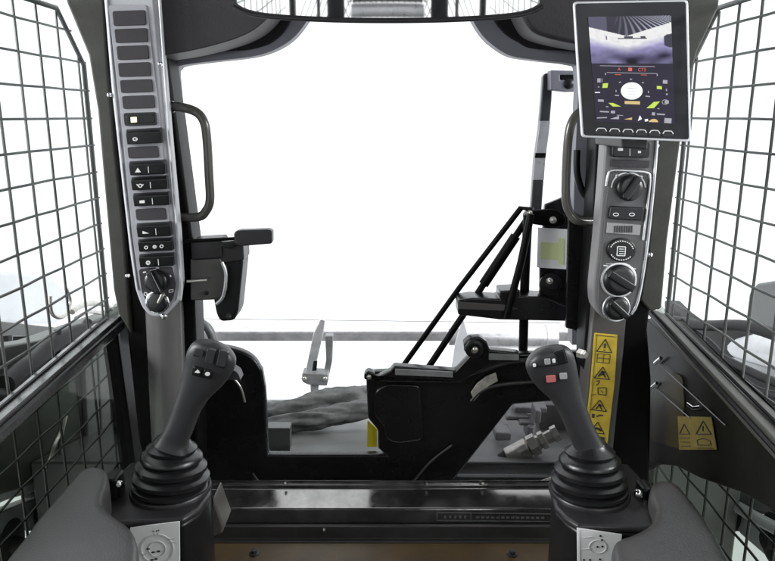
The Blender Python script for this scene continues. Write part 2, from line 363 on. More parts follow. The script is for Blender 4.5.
gl([(.35, .50), (.75, .49), (.78, .56), (.4, .56), (.35, .5)], .8); gl([(.1, .575), (.3, .56)], .5); gl([(.5, .52), (.62, .54)], .7)
tri(.61, .71); gl([(.35, .70), (.5, .655), (.64, .70)], 1.3); gl([(.46, .65), (.62, .665)], 1.6)
gl([(.2, .765), (.32, .765)], 4); gl([(.42, .77), (.55, .75), (.72, .75)], 1.2)
tri(.82, .92); gl([(.32, .90), (.45, .875), (.66, .885), (.66, .90)], 2.2)
gl([(.66, .965), (.9, .965)], 3.2); gl([(.3, .95), (.45, .97)], 1)
link('pictogram', bm, M['ink'], dk)

# ================================================================== SIDE WINDOWS
def side(s):
    nm = 'left' if s < 0 else 'right'
    X = s * .455
    if s < 0:
        t = thing('side_window', 'left side window with a sloping grey sill rail and glass above and below it', 'window', (X, .9, .6), 'side windows of the cab')
        a0, a1 = (-60, 455), (108, 314); b0, b1 = (-60, 473), (124, 312.5); c0, c1 = (-60, 500), (128, 326)
    else:
        t = thing('side_window', 'right side window with a sloping brown grey sill rail and dark panel under it', 'window', (X, .9, .6), 'side windows of the cab')
        a0, a1 = (840, 478), (662, 309); b0, b1 = (840, 508), (650, 307); c0, c1 = (840, 534), (650, 320)
    Xo = s * .51
    q = [aX(*b0, X), aX(*b1, X), aX(*b1, X) + Vector((s * .055, 0, 0)), aX(*b0, X) + Vector((s * .055, 0, 0))]
    q[2].z = aX(*a1, Xo).z; q[3].z = aX(*a0, Xo).z
    lo = [aX(*c0, X), aX(*c1, X), aX(*c1, X) + Vector((s * .055, 0, 0)), aX(*c0, X) + Vector((s * .055, 0, 0))]
    bm = bmesh.new(); hexa(bm, q + lo); link('sill_rail', bm, M['olive'] if s > 0 else M['rail'], t, bev=.004, seg=3)
    if s < 0:
        bm = bmesh.new(); add_prism(bm, [aX(x, y, -.475) for x, y in ((116, 322), (119, 345), (134, 455), (146, 540), (175, 540), (150, 322))], Vector((-.03, 0, 0))); link('lower_upright', bm, M['pillar'], t, bev=.003)
    # rubber seal groove line along the rail
    bm = bmesh.new(); e = Vector((-s * .003, 0, .0))
    add_tube(bm, [q[0].lerp(lo[0], .35) + e, q[1].lerp(lo[1], .35) + e], .0035, 6)
    add_tube(bm, [q[0].lerp(q[3], .55) + Vector((0, 0, .0015)), q[1].lerp(q[2], .55) + Vector((0, 0, .0015))], .003, 6)
    link('seal', bm, M['plastic_d'], t, smooth=True)
    # glass panes
    bm = bmesh.new(); G = s * .487
    v = [Vector((G, .1, 1.52)), Vector((G, 1.10, 1.52)), Vector((G, 1.22, 1.35)), Vector((G, 1.22, .86)), Vector((G, .1, .80))]
    add_prism(bm, v, Vector((s * .004, 0, 0))); link('window_glass', bm, M['glass'], t)
    bm = bmesh.new()
    v = [Vector((G, .1, .72)), Vector((G, 1.22, .87)), Vector((G, 1.22, .25)), Vector((G, .1, .25))]
    add_prism(bm, v, Vector((s * .004, 0, 0))); link('lower_glass', bm, M['glass_t'], t)
    return t
sw_l = side(-1); sw_r = side(1)
# dark inner panel below the right rail
bm = bmesh.new(); XP = .472
v = [aX(x, y, XP) for x, y in [(646, 318), (700, 372), (790, 468), (790, 520), (740, 492), (700, 478), (676, 466), (658, 464), (646, 470)]]
add_prism(bm, v, Vector((.01, 0, 0))); pn = link('lower_panel', bm, M['darkpanel'], sw_r, bev=.002)
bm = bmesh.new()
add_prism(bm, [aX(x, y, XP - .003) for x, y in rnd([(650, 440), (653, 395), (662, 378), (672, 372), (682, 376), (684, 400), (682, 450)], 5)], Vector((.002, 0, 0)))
link('painted_amber_reflection', bm, mat('amber_reflection_tone', (.026, .020, .008), .45, var=.25, vscale=30), sw_r)  # brown patch paints a faint vertical reflection on the panel
bm = bmesh.new()
add_prism(bm, [aX(x, y, XP - .004) for x, y in [(677.5, 416), (711, 417), (716.5, 449.5), (679, 449.8)]], Vector((.001, 0, 0)))
wd = link('warning_decal', bm, mat('aged_yellow_decal', (.13, .10, .028), .45, var=.2, vscale=60), sw_r, label='pair of small pale yellow warning stickers on the dark lower panel')
bm = bmesh.new()
def lx(pts, w):
    for a, b in zip(pts, pts[1:]):
        A = aX(*a, XP - .005); B = aX(*b, XP - .005); add_tube(bm, [A, B], w * .0006, 4)
lx([(703, 421), (711, 434), (696, 434), (703, 421)], 1.6); lx([(703, 426), (703, 431)], 2.4); lx([(684, 424), (689.5, 434), (679.5, 434), (684, 424)], 1.2)
lx([(697, 440), (703, 438), (710, 441), (711, 445), (698, 445), (697, 440)], 1); lx([(680, 438), (689, 438)], 1); lx([(681, 442), (690, 442)], .9); lx([(681, 446), (690, 446)], .9); lx([(695, 448), (713, 448)], .8)
link('pictogram', bm, M['ink'], wd)
bm = bmesh.new()
for pts in ([(661, 358), (655, 363)], [(657, 383), (651, 388)], [(688, 404), (694, 408), (701, 407)]):
    add_tube(bm, [aX(*p, XP - .006) for p in pts], .0032, 8)
link('clip', bm, M['chrome'], sw_r, smooth=True)
bm = bmesh.new(); 
for pts in ([(659, 364), (725, 425)], [(655, 388), (690, 418)]): add_tube(bm, [aX(*p, XP - .006) for p in pts], .0009, 6)
link('cable', bm, M['grey_m'], sw_r)

# ================================================================== WINDOW GUARDS (outside the glass)
def guard(s):
    X = s * .52; k = .52 / .5
    lab = ('woven black wire guard outside the left window' if s < 0 else 'woven black wire guard outside the right window')
    t = thing('window_guard', lab, 'window guard', (X, .9, .6), 'wire guards over the side windows')
    zt = aX(56, 8, -.52).z
    yb = [(aX(56, 5, -.52).y, aX(56, 5, -.52).z), (aX(83, 65, -.52).y, aX(83, 65, -.52).z), (aX(89, 120, -.52).y, aX(89, 120, -.52).z)]
    yf = yb[2][0]; ytop = yb[0][0]; z1 = yb[1][1]
    def ymax(z):
        if z <= z1: return yf
        return yf + (ytop - yf) * (z - z1) / (zt - z1)
    def ztop(y):
        if y <= ytop: return zt
        return z1 + (zt - z1) * max(0, (yf - y) / (yf - ytop))
    rows = bmesh.new(); colsb = bmesh.new()
    zs = []; z0 = aX(28, 119, -.52).z; z = z0
    dz = .0465
    for i in range(-22, 6):
        zz = z0 + i * dz
        if zz > zt - .006: continue
        ye = ymax(zz) + .012
        P = []; n = 64
        for j in range(n + 1):
            y = -.52 + (ye + .52) * j / n
            P.append(Vector((X + s * .0012 * math.sin(y / .0665 * math.pi + i * math.pi), y, zz + .0012 * noise.noise(Vector((y * 7, i, s))))))
        add_tube(rows, P, .0020, 6)
    yy = aX(28, 119, -.52).y; dy = .0665
    c = -22
    while yy + c * dy < yf - .01:
        y = yy + c * dy; c += 1
        if y < -.5: continue
        zh = ztop(y)
        P = [Vector((X, y + .0015 * noise.noise(Vector((q * 5, c, s + 3))), q)) for q in [0.0 + (zh) * j / 40 for j in range(41)]]
        for j, p in enumerate(P): p.x = X + s * .0035
        add_tube(colsb, P, .0022, 6)
    link('wire_row', rows, M['wire'], t, smooth=True); link('wire_column', colsb, M['wire'], t, smooth=True)
    bm = bmesh.new(); add_tube(bm, [Vector((X, -.54, zt)), Vector((X, ytop, zt)), Vector((X, yf, z1)), Vector((X, yf, 0.0))], .0042, 8)
    link('border_rod', bm, M['wire'], t, smooth=True)
    return t
guard(-1); guard(1)

# ================================================================== FRONT DOOR (lower gloss black casting)
fd = thing('front_door', 'gloss black lower front door casting with two glazed openings behind the joysticks', 'door', (0, 1.19, .5))
out = [(188, 340), (214, 345), (238, 350), (253, 358), (262, 371), (265, 388), (268, 455), (385, 455), (378, 449), (378, 431), (368, 419), (366, 378), (372, 372), (392, 371), (452, 377), (480, 365), (515, 354), (560, 352), (612, 352),
       (612, 402), (548, 402), (513, 405), (456, 478), (556, 478), (574, 470), (612, 466), (612, 487), (188, 487)]
bm = bmesh.new(); add_plate(bm, sm(out[:5], 5) + out[5:], 1.195, .02); link('door_panel', bm, M['gloss'], fd, bev=.005, seg=3)
# raised bosses and ribs on the casting
bm = bmesh.new(); add_plate(bm, rnd([(374, 392), (386, 384), (420, 385), (424, 440), (398, 444), (386, 440), (384, 426), (374, 416)], 6), 1.188, .01); link('boss', bm, M['gloss'], fd, bev=.004, seg=3)
tube('rim', [aY(x, y, 1.19) for x, y in ((253, 473), (256, 478), (263, 482), (300, 484), (405, 484), (412, 482), (430, 462), (452, 445))], .0022, M['step_m'], fd, n=8, smooth=4)
tube('rim', [aY(x, y, 1.188) for x, y in ((452, 482), (530, 482), (545, 480), (556, 475), (562, 468))], .0022, M['zinc'], fd, n=8, smooth=4)
tube('rim', [aY(x, y, 1.188) for x, y in ((222, 372), (233, 378), (241, 388), (245, 402))], .0022, M['zinc'], fd, n=8, smooth=4)  # bright arc draws a sheen line by the left joystick trigger
tube('rim', [aY(x, y, 1.186) for x, y in ((392, 379), (430, 379), (460, 377), (482, 370), (515, 361), (556, 360))], .004, M['step_m'], fd, n=8, smooth=4)
tube('rim', [aY(x, y, 1.186) for x, y in ((471, 401), (480, 392), (494, 386), (515, 383), (552, 381))], .003, M['step_m'], fd, n=8, smooth=4)
plate('serial_plate', [(471, 393), (477, 384), (486, 377), (496, 373), (498, 381), (489, 386), (481, 393), (474, 401)], 1.184, .005, mat('worn_silver_label', (.42, .4, .36), .4, .4, var=.4, vscale=90), fd, bev=.0006, label='curved worn silver maker plate')
bm = bmesh.new()
add_plate(bm, [(202, 362), (248, 362), (248, 480), (202, 480)], 1.236, .003); link('glass_pane', bm, M['plastic_d'], fd)
bm = bmesh.new(); add_plate(bm, [(262, 352), (388, 352), (388, 458), (262, 458)], 1.236, .004); link('glass_pane', bm, M['glass'], fd)
bm = bmesh.new(); add_plate(bm, [(450, 398), (612, 398), (612, 480), (450, 480)], 1.236, .004); link('glass_pane', bm, glass('dimming_glass', (.66, .66, .67), .8), fd)  # tint added to darken the view through the right opening
tube('sill_lip', [aY(269, 453.6, 1.205), aY(383, 454.4, 1.205)], .0016, M['zinc'], fd, n=8)
# pivot lugs on the casting
lg = plate('pivot_lug', [(364, 380), (364, 374), (368, 371), (374, 373), (376, 378), (390, 371), (394, 366), (456, 371), (470, 356), (464, 351), (464, 343), (470, 338), (480, 337), (487, 342), (490, 350), (520, 353), (520, 362), (492, 364), (460, 383), (390, 382)], 1.175, .022, M['gloss'], fd, bev=.003)
bolt('bolt', 475, 349, 1.172, 3, M['zinc'], lg); bolt('bolt', 369, 377, 1.173, 1.6, M['zinc'], lg, .003)
lathe('bush', aY(474, 348, 1.174), Vector((0, -1, 0)), [(0, .0165), (.006, .0165), (.008, .014), (.008, .009), (.003, .0085)], M['plastic_d'], lg, n=28)
bm = bmesh.new(); add_plate(bm, [(395, 369), (453, 372), (453, 377.5), (395, 375)], 1.171, .003); link('highlight_strip', bm, M['grey_m'], fd, bev=.0006)  # grey strips paint the light highlights along the bracket
bm = bmesh.new(); add_plate(bm, [(489, 353.5), (519, 355), (519, 360.5), (489, 360)], 1.171, .003); link('highlight_strip', bm, M['grey_m'], fd, bev=.0006)
plate('yellow_tag', [(367.5, 420), (377, 429), (377, 447), (367, 447)], 1.245, .002, M['yellow_b'], fd, bev=.0003, label='bright yellow tag at the edge of the opening')

# ================================================================== STRUT LINKAGE right of the opening
lk = thing('mounting_bracket', 'black steel bracket plate with bolts beside the right post', 'bracket', (.2, 1.3, .8))
plate('back_plate', [(540, 268), (545, 205), (566, 196), (600, 196), (606, 335), (592, 345), (585, 327), (540, 300)], 1.225, .012, M['gloss'], lk, bev=.002)
plate('post_cover', [(569, 212), (580, 218), (603, 208), (597, 345), (586, 345), (575, 330), (566, 328)], 1.147, .010, M['gloss'], lk, bev=.0015)
sh = plate('shelf', [(458, 300), (472, 298), (500, 299), (500, 291), (520, 290), (520, 296), (545, 297), (592, 318), (592, 322), (545, 321), (500, 320), (458, 315)], 1.205, .05, M['gloss'], lk, bev=.003)
plate('shelf_strip', [(459, 302), (505, 305), (518, 309), (505, 311), (459, 309)], 1.203, .004, M['column'], lk, bev=.0006)
lu = plate('lug', rnd([(526, 211), (556, 209), (566, 216), (566, 224), (558, 228), (530, 224)], 5), 1.212, .012, M['pillar'], lk, bev=.002)
bolt('bolt', 553, 220, 1.21, 2.4, M['zinc'], lu); bolt('bolt', 530, 213, 1.21, 1.8, M['zinc'], lu)
lathe('knob', aY(550, 284, 1.222), Vector((0, -1, .1)), [(0, .02), (.006, .02), (.008, .012), (.014, .012), (.015, .008), (.022, .007), (.0225, .0001)], M['plastic_d'], lk, n=24)
bolt('bolt', 550, 281, 1.20, 2.2, M['zinc'], lk)
st = plate('info_label', [(538, 227.5), (568, 229.5), (568, 269.5), (537, 267.5)], 1.219, .002, M['white'], lk, bev=.0003, label='white label with a lime green block')
bm = bmesh.new(); add_plate(bm, [(541, 242), (563, 243.5), (562.5, 260), (541, 259)], 1.2180, .0006); add_plate(bm, [(559, 238), (564, 238.5), (563.5, 265), (558.5, 264)], 1.2176, .0003); link('print', bm, M['green'], st)
tag(tube('support_bar', [aY(528, 215, 1.24), aY(525, 275, 1.24), aY(523, 352, 1.24)], .0085, M['pillar'], None, n=12), 'upright black bar behind the shelf of the right bracket', 'bar')
tag(tube('linkage_rod', [aY(533, 210, 1.225), aY(521, 208, 1.235), aY(460, 287, 1.25), aY(400, 370, 1.26)], .0052, M['pillar'], None, n=12), 'thin black rod sloping down, outermost of the three rods', 'rod', 'rods of the linkage')
gs = thing('gas_strut', 'black gas strut sloping behind the outer rod, thick upper tube and thin lower shaft', 'gas strut', tuple(aY(475, 290, 1.25)))
A = aY(529, 216, 1.25); B = aY(424, 374, 1.25)
tube('cylinder', [A.lerp(B, .12), A.lerp(B, .42)], .0095, M['pillar'], gs, n=16); tube('shaft', [A, A.lerp(B, .3), B], .0062, M['pillar'], gs, n=14); lathe('end_fitting', A + Vector((0, -.012, 0)), Vector((0, 1, 0)), [(0, .01), (.02, .01)], M['step_m'], gs, n=20)
tag(tube('linkage_rod', [aY(531, 214, 1.2), aY(521, 262, 1.2), aY(506, 318, 1.2)], .0066, M['pillar'], None, n=12), 'short steep black rod standing on the bracket shelf', 'rod', 'rods of the linkage')
# tall mast / wiper bar with clamp above
ms = thing('mast_bar', 'tall grey glassy upright bar with a dark clamp at its top, right of the opening', 'mast', tuple(aY(540, 140, 1.3)))
plate('bar', [(543, 77), (545, 73), (553, 73), (552, 100), (549.5, 130), (545.5, 160), (541.5, 216), (530.5, 216), (534.5, 160), (539, 130), (541.5, 100)], 1.3, .02, mat('mast_grey', (.05, .05, .055), .16, .3, var=.3, vscale=18), ms, bev=.003)
plate('bright_band', [(539.8, 121), (550.4, 121), (549.5, 130), (545.5, 160), (544.1, 180), (533, 180), (534.6, 160), (539, 130)], 1.2985, .002, M['silver'], ms, bev=.0005)
plate('dark_band', [(535.6, 153), (546.2, 153), (545.5, 158), (534.9, 158)], 1.2975, .002, M['pillar'], ms, bev=.0003)
plate('clamp', [(551, 70), (584, 71), (584, 75), (560, 75), (560, 80), (584, 80), (584, 91), (568, 92), (551, 90)], 1.27, .03, M['frame'], ms, bev=.002)
plate('clamp_backing', [(558, 74), (586, 74), (586, 89), (558, 89)], 1.282, .012, M['gloss'], ms)
lathe('clamp_screw', aY(568, 84, 1.275), Vector((0, -1, 0)), [(0, .009), (.006, .009), (.008, .006), (.0085, .0001)], M['plastic_d'], ms, n=16)

# ================================================================== MACHINE PARTS OUTSIDE THE OPENING
xb = thing('cross_beam', 'long silver horizontal beam across the bottom of the bright opening', 'beam', tuple(aY(380, 332, 2.2)))
za = aY(388, 333.5, 2.2).z; 
bm = bmesh.new(); add_box(bm, Vector((-.02, 2.25, za - .0135)), (1.32, .10, .027)); link('beam_body', bm, M['grey_m'], xb, bev=.003)
bm = bmesh.new(); add_box(bm, Vector((-.02, 2.244, za + .004)), (1.32, .092, .008)); link('beam_cap', bm, M['silver'], xb, bev=.002)
tube('edge_wire', [aY(190, 318.5, 2.35), aY(560, 323, 2.35)], .0016, M['grey_m'], xb, n=6)
cy = thing('hydraulic_cylinder', 'fat bright silver cylinder lying behind the bracket at the right of the cross beam', 'cylinder', tuple(aY(500, 338, 2.05)))
tube('barrel', [aY(462, 337, 2.05), aY(552, 337, 2.05)], .036, M['silver'], cy, n=28); tube('end_cap', [aY(545, 337, 2.05), aY(556, 337, 2.05)], .04, M['silver'], cy, n=28); tube('gland', [aY(449, 337, 2.05), aY(466, 337, 2.05)], .026, M['grey_m'], cy, n=28)
cl = thing('coupler_link', 'silver upright clevis link with a pin block below the cross beam', 'link', tuple(aY(316, 360, 2.0)))
plate('link_bar', [(320, 319), (325, 320), (323, 335), (313, 378), (304, 378), (313, 335)], 2.0, .03, M['silver'], cl, bev=.003)
plate('link_bar', [(325, 336), (333, 336), (332, 362), (327, 386), (321, 386), (326, 360)], 2.03, .03, M['grey_m'], cl, bev=.003)
plate('slot', [(313.5, 361), (317.5, 361), (316.5, 371), (312, 371)], 1.998, .004, M['gloss'], cl)
plate('pin_block', rnd([(302, 373), (328, 374), (328, 383), (322, 386), (308, 385), (302, 382)], 2), 1.985, .05, M['grey_m'], cl, bev=.003)
for x in (304.5, 325.5): bolt('pin', x, 378.5, 1.984, 2.0, M['zinc'], cl)
plate('stem', [(310, 385), (319, 385), (318, 400), (311, 400)], 2.0, .03, M['silver'], cl, bev=.003)
# white fairing panels low outside
tag(plate('side_plate', [(612, 322), (618, 322), (618, 395), (612, 395)], 2.1, .02, M['arm'], None), 'narrow pale plate seen past the right column', 'plate')
tag(plate('glass_shard_panel', [(455, 345), (463, 318), (470, 345), (473, 378), (450, 378)], 1.9, .01, M['arm'], None), 'pale grey pointed plate between the sloping rods', 'plate')
# deck below
dy0 = 1.62; bm = bmesh.new()
p0 = aY(388, 430, dy0); p1 = aY(388, 395, 1.95)
hexa(bm, [Vector((-.7, 1.25, .12)), Vector((.7, 1.25, .12)), Vector((.7, 2.0, .12)), Vector((-.7, 2.0, .12)), Vector((-.7, 1.25, aY(388, 462, 1.25).z)), Vector((.7, 1.25, aY(388, 462, 1.25).z)), Vector((.7, 2.0, aY(388, 399, 2.0).z)), Vector((-.7, 2.0, aY(388, 399, 2.0).z))])
dkk = link('chassis_deck', bm, M['deck'], bev=.006); tag(dkk, 'dull grey chassis deck seen through the lower front opening', 'deck')
hs = thing('hose_bundle', 'crumpled grey fabric covered hoses lying across the chassis deck', 'hoses', tuple(aY(320, 410, 1.6)))
bm = bmesh.new(); add_tube(bm, [aY(x, y, Y) for x, y, Y in ((225, 424, 1.6), (262, 416, 1.6), (300, 409, 1.6), (335, 400, 1.62), (372, 396, 1.65), (420, 396, 1.7))], .030, 48, 16, jit=.016); link('hose_sleeve', bm, M['cloth'], hs, smooth=True)
bm = bmesh.new(); add_tube(bm, [aY(x, y, Y) for x, y, Y in ((225, 434, 1.52), (262, 428, 1.52), (310, 420, 1.52), (350, 412, 1.55), (400, 402, 1.58))], .021, 48, 16, jit=.012); link('hose_sleeve', bm, M['cloth'], hs, smooth=True)
tag(plate('hinge_box', rnd([(266, 428), (290, 428), (290, 452), (266, 452)], 2), 1.33, .03, M['deck'], None), 'small grey box at the left end of the deck below the hoses', 'box')
# rear wheel-arch details in the trapezoid
ft = thing('hose_fitting', 'silver threaded hydraulic hose fitting behind the right joystick', 'hose fitting', tuple(aY(530, 455, 1.3)))
A = aY(508, 458, 1.30); B = aY(566, 428, 1.30); ax = B - A; L = ax.length
lathe('hose_end', A - ax * .12, ax, [(0, .016), (.03, .020), (L * .14, .0205)], M['tyre'], ft)
lathe('ferrule', A, ax, [(0, .019), (.002, .021), (.045, .021), (.047, .018), (.05, .016)], M['zinc'], ft)
lathe('hex_nut', A + ax.normalized() * .05, ax, [(0, .0225), (.016, .0225), (.018, .016), (.022, .014), (.024, .019), (.034, .019), (.036, .013), (.05, .013), (.052, .017), (.064, .017)], M['zinc'], ft, n=6, smooth=False)
cb = thing('valve_block', 'jumble of grey metal valve blocks behind the right door opening', 'valve block', tuple(aY(525, 425, 1.5)))
bm = bmesh.new()
for x0, y0, x1, y1, Y in ((515, 407, 548, 414, 1.5), (507, 416, 530, 421, 1.48), (520, 422, 536, 426, 1.46), (528, 426, 534, 440, 1.45), (496, 432, 512, 441, 1.42), (536, 410, 542, 424, 1.44)):
    add_plate(bm, [(x0, y0), (x1, y0 + 1), (x1 - 1, y1), (x0 - 1, y1)], Y, .05)
link('block', bm, M['grey_m'], cb, bev=.004)
bm = bmesh.new(); add_plate(bm, [(538, 405), (600, 405), (600, 440), (540, 440)], 1.55, .05); link('bracket', bm, M['deck'], cb, bev=.003)
tube('pin', [aY(500, 462, 1.30), aY(501, 474, 1.30)], .004, M['zinc'], cb)

# ================================================================== OUTSIDE LEFT AND RIGHT
la = thing('lift_arm', 'pale grey loader arm with dark brackets outside the left window', 'lift arm', (-1.1, 1.4, .6))
bm = bmesh.new(); XL = -1.0
add_prism(bm, [aX(x, y, XL) for x, y in ((-160, 322), (0, 321), (62, 328), (62, 337), (0, 336), (-160, 340))], Vector((-.05, 0, 0))); link('rail', bm, M['deck'], la, bev=.004)
bm = bmesh.new()
for x in (8, 30):
    bm = bmesh.new(); add_prism(bm, [aX(a, b, XL) for a, b in ((x, 335), (x + 5, 335), (x + 5, 342), (x, 342))], Vector((-.05, 0, 0))); link('bracket', bm, M['tyre'], la, bev=.003)
bm = bmesh.new(); add_prism(bm, [aX(x, y, -1.25) for x, y in ((-260, 345), (0, 342), (45, 342), (36, 352), (20, 372), (0, 392), (-260, 520))], Vector((-.08, 0, 0))); link('arm_plate', bm, M['arm'], la, bev=.01)
bm = bmesh.new(); add_prism(bm, [aX(x, y, -1.3) for x, y in ((-260, 262), (-40, 268), (52, 274), (68, 292), (70, 312), (58, 324), (-260, 330))], Vector((-.1, 0, 0))); link('pale_reflection', bm, mat('pale_reflection_tone', (.60, .61, .64), .45, var=.08, vscale=5), la, bev=.02, seg=4)  # pale shape stands in for a light grey reflection
hh = thing('hydraulic_hose', 'dark curved hoses bundled against the left window sill outside', 'hoses', (-.8, 1.3, .6))
bm = bmesh.new()
for pts, r in (([(6, 384), (22, 370), (38, 358), (54, 344), (78, 332), (115, 324)], .017), ([(10, 386), (35, 372), (60, 356), (90, 345), (115, 335)], .008), ([(-40, 392), (-5, 395), (22, 392), (50, 380), (84, 360)], .012), ([(58, 330), (57, 345), (60, 365), (60, 380)], .007), ([(40, 372), (60, 362), (72, 345), (88, 322)], .010)):
    add_tube(bm, [aX(x, y, -.66) for x, y in pts], r, 12, 6)
link('hose', bm, M['tyre'], hh, smooth=True)
bm = bmesh.new(); add_tube(bm, [aX(x, y, -.64) for x, y in [(50, 296), (51, 310), (55, 316), (62, 317), (68, 311), (70, 300), (66, 288)]], .004, 10, 6)  # bright loop shapes a distorted wire reflection, not a hose
add_tube(bm, [aX(x, y, -.64) for x, y in [(72, 312), (80, 306), (92, 303), (104, 304), (111, 309)]], .006, 10, 6); add_tube(bm, [aX(x, y, -.64) for x, y in [(76, 318), (88, 312), (100, 313)]], .004, 10, 6)
link('hose_and_reflected_loop', bm, M['zinc'], hh, smooth=True)
# left lower: louvred engine side and fender seen through the lower glass
fe = thing('track_fender', 'dull green grey fender panel under the left window seen through tinted glass', 'fender', (-.8, 1.2, .2))
bm = bmesh.new(); XF = -.70
add_prism(bm, [aX(x, y, XF) for x, y in ((-200, 380), (40, 340), (150, 300), (150, 452), (122, 452), (96, 452), (60, 470), (30, 486), (-200, 560))], Vector((-.05, 0, 0))); link('fender_panel', bm, M['greenish'], fe, bev=.005)
bm = bmesh.new()
for x0, x1 in ((84, 96), (98, 107), (109, 115)): add_prism(bm, [aX(x, y, XF + .012) for x, y in ((x0, 346), (x1, 340), (x1 + 5, 436), (x0 + 5, 445))], Vector((-.012, 0, 0)))
link('louvre', bm, M['grey_m'], fe, bev=.003)
bm = bmesh.new(); add_tube(bm, [aX(x, y, XF + .03) for x, y in ((62, 418), (60, 432), (54, 445), (50, 458), (44, 470))], .005, 8, 5); add_tube(bm, [aX(x, y, XF + .03) for x, y in ((66, 416), (63, 428), (60, 446), (62, 462))], .004, 8, 5); link('hose', bm, M['zinc'], fe, smooth=True)
bm = bmesh.new(); add_prism(bm, [aX(x, y, XF + .01) for x, y in ((111, 438), (129, 438), (130, 450), (112, 449))], Vector((-.01, 0, 0))); link('bright_bracket', bm, M['silver'], fe, bev=.002)
tk = thing('rubber_track', 'dark ribbed rubber track and frame low outside the left window', 'track', (-.95, 1.0, -.3))
bm = bmesh.new()
for k in range(9): add_box(bm, Vector((-1.02, .55 + k * .14, -.22)), (.34, .06, .03))
add_box(bm, Vector((-1.02, 1.1, -.27)), (.32, 1.4, .06)); link('track_belt', bm, M['tyre'], tk, bev=.006)
bm = bmesh.new(); add_box(bm, Vector((-.86, 1.1, -.10)), (.05, 1.3, .09)); link('track_frame', bm, M['grey_m'], tk, bev=.006)
bm = bmesh.new(); XT = -.72
add_prism(bm, [aX(x, y, XT) for x, y in ((-60, 500), (18, 474), (64, 462), (100, 462), (112, 470), (60, 484), (8, 500), (-60, 530))], Vector((-.03, 0, 0))); link('guide_rail', bm, M['arm'], tk, bev=.004)
bm = bmesh.new(); add_prism(bm, [aX(x, y, XT) for x, y in ((-60, 540), (10, 508), (52, 492), (60, 498), (30, 525), (-10, 560), (-60, 590))], Vector((-.03, 0, 0))); link('guide_rail', bm, M['grey_m'], tk, bev=.004)
for x, y, r_ in ((30, 508, .045), (78, 478, .04), (-4, 545, .05)):
    c_ = aX(x, y, XT - .03); lathe('roller', c_, Vector((1, 0, 0)), [(0, r_), (.03, r_), (.034, r_ * .8), (.034, r_ * .35), (.05, r_ * .3)], M['tyre'], tk, n=28)
# right outside
rb = thing('counterweight', 'dark squared block standing beyond the right wire guard', 'block', (1.2, 1.5, .7))
bm = bmesh.new(); add_prism(bm, [aX(x, y, 1.1) for x, y in ((748, 292), (756, 283), (800, 276), (860, 280), (860, 350), (800, 346), (744, 326))], Vector((.3, 0, 0))); link('block_body', bm, M['deck'], rb, bev=.012)
rc = thing('boom_cylinder', 'large pale silver boom cylinder lying outside the right window', 'cylinder', (1.0, 1.5, .5))
tube('barrel', [aX(708, 341, .95), aX(752, 349, .9), aX(840, 364, .82)], .046, M['silver'], rc, n=28); tube('rod', [aX(684, 336, .98), aX(710, 341, .95)], .022, M['chrome'], rc, n=24); tube('pipe', [aX(690, 352, .9), aX(745, 366, .86), aX(840, 392, .8)], .016, M['arm'], rc, n=16)
tube('collar', [aX(706, 340.5, .952), aX(714, 342, .946)], .053, M['grey_m'], rc, n=28)
rh = thing('boom_hose', 'thin black hoses running along under the silver boom cylinder', 'hoses', (.8, 1.3, .5))
bm = bmesh.new()
for pts, r in (([(672, 322), (690, 338), (720, 356), (760, 376), (800, 392)], .009), ([(690, 330), (712, 345), (733, 372), (750, 400)], .008), ([(735, 368), (742, 380), (760, 392), (800, 402)], .010), ([(664, 318), (700, 325), (745, 326), (790, 340)], .012)):
    add_tube(bm, [aX(x, y, .72) for x, y in pts], r, 10, 6)
link('hose', bm, M['tyre'], rh, smooth=True)
bm = bmesh.new(); add_prism(bm, [aX(x, y, .86) for x, y in ((664, 300), (690, 326), (740, 330), (840, 360), (840, 460), (740, 470), (664, 400))], Vector((.05, 0, 0)))
tag(link('side_fender', bm, M['tyre'], bev=.006), 'dark grey fender below the boom cylinder outside the right window', 'fender')
tr = thing('rubber_track', 'dark ribbed rubber track low outside the right window', 'track', (.95, 1.0, -.3))
bm = bmesh.new()
for k in range(9): add_box(bm, Vector((1.02, .55 + k * .14, -.16)), (.3, .06, .03))
add_box(bm, Vector((1.02, 1.1, -.21)), (.28, 1.4, .06)); link('track_belt', bm, M['tyre'], tr, bev=.006)
bm = bmesh.new(); add_tube(bm, [aX(x, y, .7) for x, y in ((690, 478), (720, 496), (760, 520), (800, 540))], .012, 12, 4); add_tube(bm, [aX(x, y, .75) for x, y in ((700, 488), (735, 500), (775, 505))], .02, 12, 4); link('track_frame', bm, M['arm'], tr, smooth=True)

# ================================================================== GRAB HANDLES
def grab(pts, Y, label):
    t = thing('grab_handle', label, 'grab handle', tuple(aY(*pts[0], Y)), 'grab handles on the front posts')
    P = [aY(x, y, Y) for x, y in pts]; P[0].y += .02; P[-1].y += .02
    tube('bar', P, .0068, M['handle'], t, n=16, smooth=8)
    for q in (P[0], P[-1]): lathe('mount', q + Vector((0, .002, 0)), Vector((0, -1, 0)), [(0, .013), (.006, .013), (.008, .010)], M['handle'], t, n=20)
grab([(163, 107), (180, 107), (196, 112), (204, 122), (207, 140), (209, 175), (210, 200), (206, 211), (198, 217), (170, 219)], 1.065, 'dark bent tube grab handle on the left front post')
grab([(604, 112), (592, 110), (580, 112), (572, 122), (568, 140), (566, 175), (566, 200), (570, 213), (579, 221), (602, 223)], 1.075, 'dark bent tube grab handle on the right front post below the monitor')
tag(tube('trim_loop', [aY(x, y, 1.145) for x, y in ((577, 150), (577, 172), (582, 190), (592, 201), (608, 205))], .0055, M['plastic_d'], None, n=12, smooth=8), 'curved black trim on the grey frame inside the right grab handle', 'trim')

